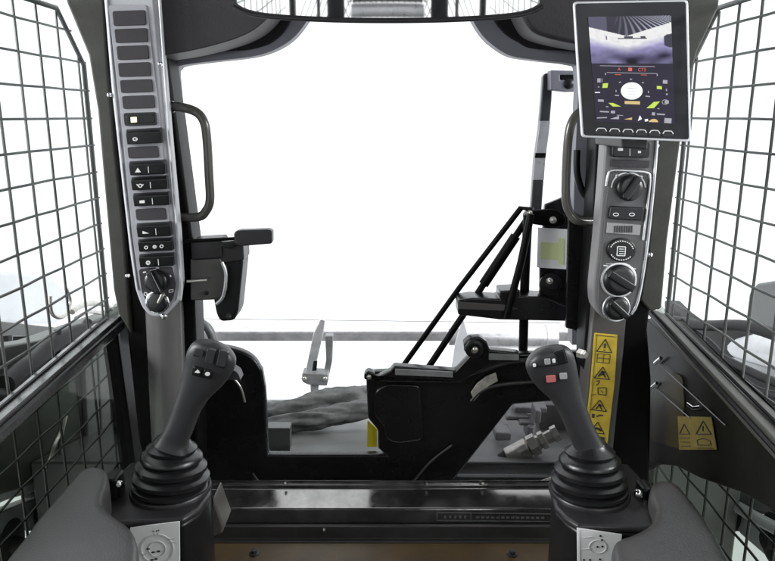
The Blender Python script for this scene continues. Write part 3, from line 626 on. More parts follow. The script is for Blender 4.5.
# ================================================================== LEFT SWITCH PANEL
YS = 1.03
sp = thing('switch_panel', 'tall grey strip of black rocker switches and two knobs on the left post', 'switch panel', tuple(aY(140, 160, YS)))
bez = rnd([(100, -40), (151, -40), (160, 60), (168, 150), (176, 235), (179, 285), (176, 303), (165, 317), (152, 318), (142, 309), (135, 290), (129, 250), (121, 180), (111, 90)], [0, 0, 0, 0, 0, 4, 6, 8, 8, 8, 5, 0, 0, 0])
plate('bezel', bez, YS, .035, M['bezel'], sp, bev=.004, seg=3)
inn = rnd([(107.5, 5), (146.5, 5), (158, 100), (171, 240), (175, 285), (171, 302), (160, 310), (150, 309), (143, 298), (139, 284), (132, 235), (120, 110)], 3)
plate('inner_panel', inn, YS - .002, .006, mat('bezel_light_grey', (.36, .355, .39), .45, bump=.3, bscale=500), sp, bev=.001)
# bright side trims
tube('edge_trim', [aY(x, y, YS - .001) for x, y in ((157, -40), (164, 60), (171, 150), (178, 235), (181.5, 285), (180, 300))], .0022, mat('pale_trim', (.55, .55, .57), .3), sp, n=8, smooth=3)
tube('edge_trim', [aY(x, y, YS - .001) for x, y in ((104, -40), (113, 70), (122, 160), (131, 240), (138, 290))], .0016, mat('mid_trim', (.36, .36, .38), .35), sp, n=8, smooth=3)
slots = [(112, 146, 10, 26, 0), (114, 148, 28, 43, 0), (116, 149, 45, 60, 0), (117.5, 151, 62, 77, 0), (119.5, 153, 79, 93, 0), (121.5, 155, 95, 109, 0), (123, 156.5, 112, 126, 2), (126, 159, 128, 144, 1), (127, 159, 146, 158.5, 0),
         (129, 163, 160, 175, 1), (131, 165, 176, 190, 1), (133, 167, 192, 206, 1), (135, 166.5, 208, 220.5, 0), (136.5, 168.5, 222, 237, 1), (138, 170, 238, 251.5, 1), (139, 171, 253, 267, 1)]
for i, (x0, x1, y0, y1, kd) in enumerate(slots):
    sk = -.9
    q = rnd([(x0, y0 + 1.2), (x1 - 1.2, y0), (x1, y1 - 1), (x0 + 1.4, y1)], 2.2, 3)
    if kd == 0:
        plate('blank_cover', q, YS - .0038, .006, M['blank'], sp, bev=.0008)
    elif kd == 2:
        o = plate('indicator_switch', q, YS - .0045, .006, M['key'], sp, bev=.0008)
        plate('rim', rnd([(x0 + 2.5, y0 + 3.5), (x1 - 3, y0 + 2), (x1 - 2, y1 - 3), (x0 + 4, y1 - 2)], 3), YS - .0065, .003, M['plastic_d'], o, bev=.0008)
        plate('lamp', [(130.5, 117.3), (136.3, 116.9), (136.7, 122.3), (130.9, 122.7)], YS - .0078, .002, M['lampy'], o, bev=.0003)
    else:
        # wedge shaped rocker, thick at its lower edge
        bm = bmesh.new(); ext = 1.6
        top = [aY(x0, y0 + 1.5, YS - .005), aY(x1 + ext, y0 - .5, YS - .005)]; ridge = [aY(x0 - .3, y0 + .28 * (y1 - y0) + 1, YS - .017), aY(x1 + ext + .6, y0 + .22 * (y1 - y0), YS - .017)]
        bot = [aY(x0 + 1, y1 + .6, YS - .010), aY(x1 + ext + .6, y1 - .9, YS - .010)]
        bk = Vector((0, .012, 0)); L_ = [top[0], ridge[0], bot[0], bot[0] + bk, top[0] + bk]; R_ = [top[1], ridge[1], bot[1], bot[1] + bk, top[1] + bk]
        a = [bm.verts.new(p) for p in L_]; b = [bm.verts.new(p) for p in R_]
        bm.faces.new(a); bm.faces.new(list(reversed(b)))
        for k in range(5): bm.faces.new((a[k], b[k], b[(k + 1) % 5], a[(k + 1) % 5]))
        o = link('rocker_switch', bm, M['key'], sp, bev=.0012)
        cx = x0 + 9; cyy = y0 + .66 * (y1 - y0) + .6; Yk = YS - .0155; bm = bmesh.new()
        if i == 7: ring_px(bm, cx, cyy, 2.6, 2, 1, Yk, .0008, 12); line_px(bm, [(cx + 1, cyy - 1.6), (cx + 1, cyy + 2)], 1, Yk)
        elif i == 9: add_plate(bm, [(cx - .4, cyy - 2.6), (cx + 2.8, cyy + 1.8), (cx - 3, cyy + 2)], Yk, .0008)
        elif i == 10: ring_px(bm, cx, cyy, 2.2, 2, .9, Yk, .0008, 10); line_px(bm, [(cx - 3.4, cyy - 1.5), (cx - 2, cyy)], .9, Yk); line_px(bm, [(cx + 3.4, cyy - 1.5), (cx + 2, cyy)], .9, Yk)
        elif i == 11: add_plate(bm, [(cx - 2.6, cyy - 1.2), (cx + 2.4, cyy - 1.5), (cx + 2.6, cyy + 1.2), (cx - 2.4, cyy + 1.5)], Yk, .0008)
        elif i == 13: add_plate(bm, [(cx - 3, cyy - 1.5), (cx + 3.4, cyy + .9), (cx - 3, cyy + 1.4)], Yk, .0008)
        elif i == 14:
            for dx in (-1, 7.5, 14.5): ring_px(bm, cx + dx, cyy - dx * .08, 2, 1.8, .8, Yk, .0008, 10)
            line_px(bm, [(cx + 5.3, cyy - .5), (cx + 9.8, cyy - .9)], .8, Yk)
        else: ring_px(bm, cx, cyy, 2.2, 2.2, .9, Yk, .0008, 12); line_px(bm, [(cx, cyy - 1.2), (cx, cyy + 1.2)], .8, Yk)
        link('switch_symbol', bm, M['whitei'], o)
        if i in (10, 11, 13, 15, 9):
            bm = bmesh.new(); line_px(bm, [(cx + 10, cyy - 4), (cx + 10.6, cyy + 2.5)], .6, Yk); link('switch_line', bm, M['inkg'], o)
# knobs at the foot of the strip
plate('knob_plate', rnd([(138.5, 269), (172, 267), (175.5, 285), (172, 301), (160, 308.5), (149, 307), (141.5, 292)], 3), YS - .0045, .004, M['blank'], sp, bev=.0008)
def knob(cx, cy_, rpx, Y, m1, parent, ang=0, chrome_ring=False, bar=True, name='knob'):
    c = aY(cx, cy_, Y); k = mpp(cx, cy_, Y); r = rpx * k; ax = Vector((0, -1, .12)).normalized()
    o = lathe(name, c, ax, [(0, r), (.003, r * 1.02), (.007, r * .98), (.009, r * .9), (.0095, r * .6), (.0096, .0001)], m1, parent, n=36)
    if chrome_ring: lathe('knob_ring', c - ax * .0008, ax, [(0, r * 1.16), (.0022, r * 1.16), (.003, r * 1.1), (.0025, r * 1.0)], M['silver'], o, n=36)
    if bar:
        bm = bmesh.new(); R = Matrix.Rotation(ang, 3, 'Y'); add_box(bm, c + ax * .0125, (r * .52, .012, r * 1.95), R); bb = link('grip_bar', bm, m1, o, bev=.0022, seg=3)
        bm = bmesh.new(); add_box(bm, c + ax * .0172 + R @ Vector((0, 0, r * .45)), (r * .09, .0012, r * .8), R); link('pointer', bm, M['whitei'], o)
    return o
knob(157, 281, 11.5, YS - .006, M['key'], sp, math.radians(-22))
ks = lathe('ignition_lock', aY(158, 302, YS - .006), Vector((0, -1, .12)), [(0, .016), (.004, .016), (.006, .0145), (.007, .0125), (.007, .0001)], M['key'], sp, n=36)
lathe('lock_ring', aY(158, 302, YS - .0065), Vector((0, -1, .12)), [(0, .0178), (.003, .0178), (.004, .0165)], M['chrome'], ks, n=36)
bm = bmesh.new(); add_box(bm, aY(161, 298, YS - .02), (.0035, .012, .016), Matrix.Rotation(.5, 3, 'Y')); link('key_slot', bm, M['zinc'], ks, bev=.001)
bm = bmesh.new()
line_px(bm, [(143, 272.5), (146, 272)], 1.4, YS - .0052); line_px(bm, [(156, 267.5), (159, 268)], 1.2, YS - .0052); line_px(bm, [(170, 275), (171, 277)], 1.3, YS - .0052)
line_px(bm, [(169, 290), (173, 289.5), (173, 292), (169, 292.5), (169, 290)], .7, YS - .0052); ring_px(bm, 145.5, 294, 2, 2, .8, YS - .0052, .0005, 10); line_px(bm, [(150, 271), (156, 269)], .5, YS - .0052)
link('printed_mark', bm, M['whitei'], sp)
for x, y in ((110, 95), (128, 275.5), (160.5, 64)): lathe('screw', aY(x, y, YS + .004), Vector((0, -1, 0)), [(0, .0032), (.004, .0032), (.006, .0018), (.0062, .0001)], M['chrome'], sp, n=14)
lathe('screw', aY(164, 316, YS - .002), Vector((0, -1, 0)), [(0, .005), (.003, .005), (.005, .003), (.0052, .0001)], M['chrome'], sp, n=14)

# ================================================================== RIGHT CONTROL PANEL
YR = 1.02
cp = thing('dial_panel', 'grey strip of black dials and an oval menu button below the monitor', 'control panel', tuple(aY(625, 230, YR)))
bez = rnd([(607, 120), (660, 120), (656, 180), (649, 250), (640, 300), (633, 316), (620, 323), (604, 320), (594, 308), (593, 290), (598, 240), (603, 180)], [0, 0, 0, 0, 6, 8, 8, 8, 8, 5, 0, 0])
plate('bezel', bez, YR, .035, mat('dial_bezel_grey', (.17, .165, .17), .35, bump=.2, bscale=500), cp, bev=.004, seg=3)
tube('edge_trim', [aY(x, y, YR - .001) for x, y in ((657.5, 130), (654, 180), (646.5, 250), (638, 300), (631, 314))], .0026, M['silver'], cp, n=8, smooth=3)
plate('inner_panel', rnd([(611, 168), (650, 170), (647, 220), (640, 262), (632, 300), (624, 316), (606, 315), (598, 303), (599, 280), (603, 240), (606, 200)], 5), YR - .002, .004, mat('dial_panel_grey', (.10, .098, .10), .45, bump=.3, bscale=500), cp, bev=.001)
o = plate('rocker_switch', rnd([(613, 141), (651, 142), (650, 158), (612, 157)], 3), YR - .012, .02, M['key'], cp, bev=.002)
bm = bmesh.new(); line_px(bm, [(618, 149.5), (623, 149.5)], 2.6, YR - .0125); line_px(bm, [(638, 152), (641, 152)], 2.2, YR - .0125); line_px(bm, [(630, 145), (630, 156)], .5, YR - .0125); link('switch_symbol', bm, M['inkg'], o)
plate('blank_cover', [(612, 159.5), (650, 161), (649, 168), (611.5, 167)], YR - .005, .005, M['blank'], cp, bev=.0006)
tube('ring_trim', [aY(x, y, YR - .004) for x, y in ((606, 186), (608, 175), (612, 170.5), (630, 171), (646, 172.5), (650, 178), (648, 200), (643, 240))], .0018, M['silver'], cp, n=8, smooth=5)
knob(628.5, 188, 13, YR - .004, M['key'], cp, math.radians(32))
bm = bmesh.new(); ring_px(bm, 628.5, 187.5, 17.5, 15.5, 1.2, YR - .0035, .0015, 30, 15, 30)
for x, y in ((617, 176), (641, 177), (628, 172.5)): add_plate(bm, ell(x, y, 1.6, 1.4, 10), YR - .0035, .001)
link('printed_mark', bm, M['inkg'], cp)
o = plate('rocker_switch', rnd([(611, 206), (645, 208), (643, 221), (608.5, 219)], 2.5), YR - .008, .012, M['key'], cp, bev=.002)
bm = bmesh.new()
for x in (616, 632): ring_px(bm, x, 214.5, 3, 1.8, .7, YR - .0085, .0006, 12)
link('switch_symbol', bm, M['inkg'], o)
o = plate('hour_meter', [(607.5, 222.5), (641, 225), (640, 235.5), (606.5, 233)], YR - .004, .004, mat('meter_grey', (.3, .29, .3), .45), cp, bev=.0006)
bm = bmesh.new()
for k in range(8): line_px(bm, [(615 + k * 2.4, 225.8), (614.8 + k * 2.4, 232.6)], 1.4, YR - .0046)
link('meter_bar', bm, M['ink'], o)
o = plate('menu_button', ell(622, 250.5, 14.5, 12, 36), YR - .008, .008, M['key'], cp, bev=.002)
bm = bmesh.new()
Z8 = YR - .0086
line_px(bm, [(617.6, 246.6), (625.6, 246.9), (625, 255.8), (617, 255.5), (617.6, 246.6)], .9, Z8)
for k in range(3): line_px(bm, [(619.2, 249 + k * 2.3), (624, 249.2 + k * 2.3)], .8, Z8)
for a in range(200, 345, 12):
    r_ = math.radians(a); line_px(bm, [(621.8 + 11.6 * math.cos(r_), 250.5 + 9.4 * math.sin(r_)), (621.8 + 11.6 * math.cos(r_ + .12), 250.5 + 9.4 * math.sin(r_ + .12))], 1.1, Z8)
for a in range(40, 150, 12):
    r_ = math.radians(a); line_px(bm, [(621.8 + 11.6 * math.cos(r_), 250.5 + 9.6 * math.sin(r_)), (621.8 + 11.6 * math.cos(r_ + .12), 250.5 + 9.6 * math.sin(r_ + .12))], 1.1, Z8)
link('button_symbol', bm, M['whitei'], o)
bm = bmesh.new(); line_px(bm, [(603.5, 265.5), (608, 266)], 1.2, YR - .003); line_px(bm, [(631, 268.5), (636, 269)], 1.2, YR - .003); line_px(bm, [(606, 264), (618, 263.5), (630, 265)], .5, YR - .003); link('printed_mark', bm, M['whitei'], cp)
knob(618.5, 280, 15.5, YR - .004, M['key'], cp, math.radians(-58), chrome_ring=True)
knob(616.0, 308, 12, YR - .006, M['key'], cp, math.radians(-48), chrome_ring=True)
for x, y in ((649.5, 254.5), (656, 146)): lathe('screw', aY(x, y, YR + .004), Vector((0, -1, 0)), [(0, .0036), (.004, .0036), (.006, .002), (.0062, .0001)], M['chrome'], cp, n=14)

# ================================================================== MONITOR
YM = .88
mo = thing('monitor', 'black touchscreen monitor in a thin silver frame showing a camera picture and gauges', 'monitor', tuple(aY(632, 70, YM)))
co = [(574.5, 2.5), (687.5, .5), (690.5, 140.5), (583, 136)]
plate('housing', rnd([(573.5, 1.5), (688.5, -.5), (691.5, 142), (582, 137.5)], 4), YM, .006, mat('monitor_silver_edge', (.7, .7, .73), .3, .3), mo, bev=.0015)
plate('back_cover', rnd([(577, 5), (685, 3), (688, 138), (586, 134)], 4), YM + .006, .022, M['plastic_d'], mo, bev=.003)
plate('front_glass', rnd([(575.6, 3.6), (686.0, 1.6), (689.2, 139.6), (584, 135.4)], 3), YM - .0012, .004, M['glassb'], mo, bev=.0004)
fm = qmap([(588, 17), (671, 15.5), (675, 124), (596, 121.5)])
bm = bmesh.new(); add_plate(bm, [fm(0, 0), fm(1, 0), fm(1, 1), fm(0, 1)], YM - .0018, .0008); sc = link('screen', bm, M['screen'], mo)
# camera picture
def feed(u, v):
    # u across 0..1, v down 0..1
    c = Vector((.04, .035, .07))
    nz = noise.noise(Vector((u * 5, v * 6, 2))); nf = noise.noise(Vector((u * 16, v * 14, 5)))
    hl = .20 + .42 * min(u / .45, 1) * .9 if u < .45 else .56 - (u - .45) * .48   # wall line rising to both sides
    hl = .22 + .20 * min(1, u / .45) if u < .45 else .42 - .28 * (u - .45) / .55
    if v < hl:
        c = Vector((.10, .10, .16)) if u < .22 else Vector((.03, .026, .05))
        if u > .3:
            s_ = math.sin((u - .38) * 60 / (.35 + v * 1.6) + v * 9); s_ = max(0, s_)
            c = c.lerp(Vector((.75, .78, .95)), s_ * min(1, max(0, (u - .3) * 1.6)) * .9)
    else:
        t = (v - hl)
        c = Vector((1, 1, 1)) * (1.0) if t < .22 else Vector((.95, .95, 1.0)).lerp(Vector((.40, .37, .68)), min(1, (t - .22) / .16))
        if v > .62: c = c.lerp(Vector((.05, .04, .10)), min(1, (v - .62) / .2) * (.62 + .5 * nz + .25 * min(1, max(0, (u - .25) * 4))))
        c = c * (1 + .18 * nf)
    if abs(v - .455) < .03 and (.42 < u < .53 or .62 < u < .68): c = Vector((.05, .05, .07))
    if abs(v - .47) < .012 and .34 < u < .70: c = Vector((.12, .12, .16))
    if u > .9 and .38 < v < .66 and ((u - .99) / .11) ** 2 + ((v - .52) / .14) ** 2 < 1: c = Vector((.05, .05, .08))
    if abs(u - .205) < .008 and abs(v - .45) < .04: c = Vector((.15, .1, .2))
    return [max(0, min(1, x)) for x in c]
bm = bmesh.new(); NX, NY = 130, 84; cl_ = bm.loops.layers.float_color.new('Col'); g = [[bm.verts.new(aY(*fm(i / NX, j / NY * .445), YM - .0026)) for i in range(NX + 1)] for j in range(NY + 1)]
for j in range(NY):
    for i in range(NX):
        fc = bm.faces.new((g[j][i], g[j + 1][i], g[j + 1][i + 1], g[j][i + 1]))
        for lp, (a, b) in zip(fc.loops, ((i, j), (i, j + 1), (i + 1, j + 1), (i + 1, j))): lp[cl_] = (*feed(a / NX, b / NY), 1)
link('camera_picture', bm, M['feed'], sc)
def dglyph(lst, m, nm):
    bm = bmesh.new()
    for k, a in lst:
        if k == 'l': line_px(bm, a[0], a[1], YM - .0030, .0006)
        elif k == 'p': add_plate(bm, a, YM - .0030, .0006)
        elif k == 'r': ring_px(bm, *a, YM - .0030, .0006)
    return link(nm, bm, m, sc)
dglyph([('p', ell(631.8, 91, 10.8, 8.6, 40))], M['e_white'], 'gauge_face')
for q_ in ([('l', ([(595, 92.5), (600, 92.5)], .9))], [('p', [(641, 119.5), (638, 121), (640, 115.5), (642, 119)])], [('l', ([(645, 120.5), (648, 120)], 2.2))]): dglyph(q_, M['e_white'], 'gauge_icon')
dglyph([('l', ([(600, 65.8), (655, 66.6)], .45)), ('l', ([(607, 72.6), (657, 73.6)], .5)), ('l', ([(626, 88.5), (637, 88.7)], .4)), ('l', ([(599, 78.5), (599, 82.5)], 3.2)), ('l', ([(602, 78.5), (602, 82.3)], .6)),
        ('l', ([(663, 81.8), (667.5, 82)], 3.6)), ('l', ([(598, 100.5), (603.8, 100.8)], 2.2)), ('l', ([(664.8, 102), (668.8, 102.2)], 3.2)), ('l', ([(600, 111.5), (609, 112)], 1.2)), ('l', ([(611, 112), (615, 112.2)], 2.6)),
        ('l', ([(652, 113.8), (655, 114)], 3)), ('l', ([(657, 114.2), (665, 114.6)], 1.3)), ('l', ([(597, 118), (607, 117.6)], 1)), ('p', [(610, 119), (619, 116), (619, 119.3)]), ('l', ([(617, 115.2), (623, 115.6)], .6)),
        ('l', ([(664.5, 120.5), (671.5, 121)], 5)), ('l', ([(615, 95.3), (619, 95.6)], 1)), ('l', ([(645.5, 96.2), (650, 96.6)], 1)), ('l', ([(630, 79.2), (632, 79.3)], 1)), ('l', ([(619, 82.5), (621, 82)], .9)), ('l', ([(642, 82.5), (643.8, 83)], .9)),
        ('l', ([(616, 90), (616.2, 92)], .8)), ('l', ([(648.5, 91), (648.6, 93)], .8)), ('l', ([(605.5, 73), (605.5, 75)], .8)), ('l', ([(657.3, 74), (657.3, 76)], .8)), ('l', ([(666.5, 89), (666.6, 91)], 1)), ('l', ([(666.8, 93.5), (667, 95)], 1.5)), ('l', ([(598, 87), (599.4, 87)], 1)), ('l', ([(606, 106.6), (608.4, 106.9)], .8)), ('l', ([(657.5, 108.6), (659.5, 108.8)], .8)),
        ('r', (665.2, 102.1, 3.2, 2.6, .5))], M['e_grey'], 'gauge_marks')
for q_ in (('p', [(603, 83.5), (608.2, 83.2), (607.4, 87.8), (602.4, 88)]), ('p', [(657, 86), (661.8, 86.3), (662, 89.4), (657, 89)]), ('p', [(608.6, 103), (613, 103), (621, 106.6), (613, 106.6)]), ('p', [(646.5, 108.3), (654, 102), (660, 101.5), (654, 108.2)])): dglyph([q_], M['e_lime'], 'gauge_level')
for q_ in (('p', [(624.8, 101), (640, 101.4), (640, 104.6), (624.8, 104)]), ('p', [(624, 119.4), (632, 117.6), (632, 119.8)]), ('p', [(649, 121), (652.5, 119), (656, 119.2), (658, 121), (658, 122.3), (649, 122)])): dglyph([q_], M['e_amb'], 'gauge_bar')
bm = bmesh.new()
for y_, w_ in ((88, 4.5), (91, 3.2), (94, 4)): line_px(bm, [(631.8 - w_, y_), (631.8 + w_, y_ + .1)], .55, YM - .0038, .0004)
link('gauge_lines', bm, M['inkg'], sc)
# red letters and icon
def txt(parent, name, body, x, y, hpx, Y, m, t=.0004):
    cu = bpy.data.curves.new('t', 'FONT'); cu.body = body; cu.size = 1; cu.align_x = 'CENTER'; cu.align_y = 'CENTER'
    to = bpy.data.objects.new('t', cu); COL.objects.link(to); bpy.context.view_layer.update()
    me = bpy.data.meshes.new_from_object(to.evaluated_get(bpy.context.evaluated_depsgraph_get())); bpy.data.objects.remove(to)
    k = hpx * mpp(x, y, Y); c = aY(x, y, Y) - wloc(parent)
    for v in me.vertices: v.co = Vector((c.x + v.co.x * k, c.y, c.z + v.co.y * k))
    me.materials.clear(); me.materials.append(m); o = bpy.data.objects.new(name, me); COL.objects.link(o); o.parent = parent; return o
txt(sc, 'red_text', 'A', 619, 69.3, 4.6, YM - .0031, M['e_red']); txt(sc, 'red_text', 'CTS', 642, 69.9, 4.6, YM - .0031, M['e_red'])
dglyph([('l', ([(628.3, 69.4), (632, 69.5)], 3.4)), ('l', ([(615, 74.7), (621, 74.8)], .5)), ('l', ([(641, 75), (647, 75.1)], .5))], M['e_red'], 'red_icon')
for k in range(6):
    x = 601.3 + k * 13.35; y = 131.3 + k * .55; bm = bmesh.new()
    P = [aY(*p, YM - .003) for p in ((x - 5.2, y - .2), (x - 3.8, y - 2.4), (x - 2.4, y - 3), (x + 2.4, y - 2.9), (x + 4, y - 2.2), (x + 5.2, y))]
    add_tube(bm, P, .0006, 6, 3); 
    b_ = plate('soft_key', rnd([(x - 5.3, y + 2.6), (x - 4, y - 2.6), (x + 4, y - 2.4), (x + 5.4, y + 2.8)], 1), YM - .0026, .002, M['plastic'], mo, bev=.0006)
    link('key_outline', bm, M['whitei'], b_, smooth=True)
plate('mount_arm', [(620, 90), (650, 90), (648, 150), (622, 148)], YM + .028, .12, M['plastic'], mo, bev=.003)

# ================================================================== MIRROR
mi = thing('interior_mirror', 'wide curved panoramic rear view mirror at the top centre', 'mirror', tuple(aY(388, -10, .95)))
def low(u): return 21.5 - 7.5 * abs(u) ** 2.2 - 7.0 * abs(u) ** 14
def YMI(u, py): return .93 + .009 * u * u - .0012 * (20 - py) * -.0 - (20 - py) * .00016
def mpt(u, v, dy=0, off=0):
    cxm, hw = 388, 155; lo = low(u) - off; hi = -52 + 8 * u * u; py = lo + (hi - lo) * v
    return aY(cxm + u * (hw - off), py, YMI(u, py) + dy)
def shell(dy, off, name, m, th, parent, smooth=True):
    bm = bmesh.new(); N = 48; J = 10
    A_ = [[bm.verts.new(mpt(-1 + 2 * i / N, j / J, dy, off)) for i in range(N + 1)] for j in range(J + 1)]
    B_ = [[bm.verts.new(mpt(-1 + 2 * i / N, j / J, dy + th, off)) for i in range(N + 1)] for j in range(J + 1)]
    for j in range(J):
        for i in range(N):
            bm.faces.new((A_[j][i], A_[j][i + 1], A_[j + 1][i + 1], A_[j + 1][i])); bm.faces.new((B_[j][i], B_[j + 1][i], B_[j + 1][i + 1], B_[j][i + 1]))
    for i in range(N): bm.faces.new((A_[0][i], B_[0][i], B_[0][i + 1], A_[0][i + 1])); bm.faces.new((A_[J][i], A_[J][i + 1], B_[J][i + 1], B_[J][i]))
    for j in range(J): bm.faces.new((A_[j][0], A_[j + 1][0], B_[j + 1][0], B_[j][0])); bm.faces.new((A_[j][N], B_[j][N], B_[j + 1][N], A_[j + 1][N]))
    return link(name, bm, m, parent, smooth=smooth)
shell(0, 0, 'housing', M['plastic'], .022, mi); shell(-.0012, 3.6, 'mirror_glass', M['mirror'], .002, mi)
tube('rim', [mpt(-1 + 2 * i / 40, 0, 0, .3) for i in range(41)], .0028, M['plastic'], mi, n=10)

# ================================================================== DOOR LATCH on the left post
YL = 1.06
dl = thing('door_latch', 'black door latch box with a padded lever on the left front post', 'door latch', tuple(aY(215, 270, YL)))
plate('latch_cover', [(190, 241), (221, 239), (222, 259), (191, 261)], YL, .05, M['plastic'], dl, bev=.004)
plate('latch_body', rnd([(190, 259), (219, 257), (226, 268), (226, 292), (218, 300), (190, 301)], 3), YL + .004, .05, M['column'], dl, bev=.005, seg=3)
plate('latch_pod', rnd([(219, 250), (242, 248), (243, 262), (238, 312), (234, 321), (220, 322), (216, 314), (213, 298), (226, 290)], 4), YL + .014, .05, M['plastic_d'], dl, bev=.006, seg=3)
plate('pod_cap', rnd([(217, 246), (243, 244), (244, 261), (224, 264), (216, 258)], 3), YL + .006, .05, M['plastic'], dl, bev=.004)
tube('lever_arm', [aY(184, 241.5, YL - .005), aY(215, 239.5, YL - .005), aY(236, 238.5, YL - .005)], .0026, M['pillar'], dl, n=10)
plate('lever_pad', rnd([(233.5, 232.5), (238, 230.5), (268, 229.5), (272, 231), (272, 244), (240, 246.5), (234, 244)], 2.5), YL - .012, .02, M['plastic'], dl, bev=.004, seg=3)
plate('strap', [(217, 243), (238, 240), (240, 244), (230, 249), (218, 247)], YL + .001, .01, M['gloss'], dl, bev=.001)
tube('pin', [aY(187, 281.5, YL - .006), aY(207, 280, YL - .006)], .0022, M['zinc'], dl, n=12)
tube('side_bar', [aY(222, 262, YL), aY(226, 275, YL), aY(223, 296, YL), aY(216, 304, YL)], .0028, M['silver'], dl, n=10, smooth=4)
bolt('bolt', 206, 293, YL + .002, 1.5, M['plastic_d'], dl, .002); bolt('bolt', 229, 316.5, YL + .012, 2, M['plastic'], dl, .003)
# small cable behind
tag(tube('cable_bundle', [aY(x, y, 1.2) for x, y in ((186, 330), (196, 322), (206, 326), (212, 336), (216, 350))], .008, M['grey_m'], None, smooth=6), 'grey cable curving below the door latch behind the left joystick', 'cable')

# ================================================================== JOYSTICK CONSOLES
YJ = .86
def console(s):
    if s < 0:
        z = aY(170, 502, YJ - .02).z
        top = [(118, 474), (130, 462), (196, 460), (207, 468), (212, 480), (210, 494), (200, 508), (183, 518.5), (132, 521.5), (96, 524), (98, 500)]
        t = thing('control_console', 'black console block under the left joystick with a white sticker', 'console', tuple(aZ(165, 500, z)), 'consoles under the joysticks')
    else:
        z = aY(590, 502, YJ - .02).z
        top = [(552, 474), (560, 464), (628, 463), (642, 478), (652, 500), (670, 527), (640, 527), (578, 525), (565, 517), (555, 506), (550.5, 490)]
        t = thing('control_console', 'black console block under the right joystick with a white sticker', 'console', tuple(aZ(595, 500, z)), 'consoles under the joysticks')
    P = [aZ(x, y, z) for x, y in top]; bm = bmesh.new()
    add_prism(bm, P, Vector((0, 0, -.010))); link('top_plate', bm, M['plastic'], t, bev=.0045, seg=4)
    c = sum(P, Vector()) / len(P); bm = bmesh.new(); Q = [c + (p - c) * .965 + Vector((0, 0, -.0095)) for p in P]
    add_prism(bm, Q, Vector((0, 0, -.26))); link('body', bm, M['plastic_d'], t, bev=.006, seg=3)
    return t, z, P
cL, zL, PL = console(-1); cR, zR, PR = console(1)
# wedge on the inner side of the left console
bm = bmesh.new(); p = [aY(213, 497, .9), aY(224, 528, .9), aY(222, 534, .9), aY(199, 543, .9)]; add_prism(bm, p, Vector((0, .05, 0))); link('side_wedge', bm, M['column'], cL, bev=.004, seg=3)
def sticker(corner, parent, s):
    ys = min(aZ(corner[0][0], 519.5 if s < 0 else 525, zL if s < 0 else zR).y, 9) - .0035
    st = plate('control_sticker', corner, ys, .0015, M['white'], parent, bev=.0003, label='white sticker with faint joystick diagram'); return st, ys
fs, YSK = sticker([(130, 527.5), (179.5, 521.5), (180, 590), (131, 594)], cL, -1)
bm = bmesh.new(); Yk = YSK - .0006
ring_px(bm, 157, 549, 17, 15, 1.6, Yk, .0005, 32); ring_px(bm, 157, 549, 9, 8, 1, Yk, .0005, 24); line_px(bm, [(134, 558), (148, 553)], 1.2, Yk); line_px(bm, [(167, 539.5), (175, 538.5)], 1, Yk); line_px(bm, [(168, 542.5), (176, 542)], 1, Yk)
link('diagram', bm, M['inkg'], fs)
bm = bmesh.new()
for x, y in ((153, 531.5), (156.5, 531), (158.6, 530.5), (154, 534.5), (157.6, 534)): line_px(bm, [(x - .5, y), (x + .5, y)], 1.2, Yk)
for x, y in ((148, 549), (153, 552.3), (158.5, 551.5), (152, 560), (156, 559)): add_plate(bm, ell(x, y, 1.8, .9, 8), Yk, .0005)
link('diagram', bm, M['ink'], fs)
fs, YSK = sticker([(577, 528), (622, 534.5), (618, 596), (578, 592)], cR, 1)
bm = bmesh.new(); Yk = YSK - .0006
ring_px(bm, 598, 547, 9, 7, .8, Yk, .0005, 24); line_px(bm, [(579.5, 530), (580, 590)], .7, Yk); line_px(bm, [(583, 538), (592, 537)], .8, Yk); line_px(bm, [(582, 549.5), (591, 549)], .8, Yk); line_px(bm, [(600, 541), (604, 541)], 1, Yk)
link('diagram', bm, M['inkg'], fs)
bm = bmesh.new()
for x, y in ((600.5, 536), (597.5, 547), (602.5, 546.5), (602, 540), (584, 560), (590, 560), (600, 559.5)): add_plate(bm, ell(x, y, 1.1, 1, 8), Yk, .0005)
link('diagram', bm, M['ink'], fs)

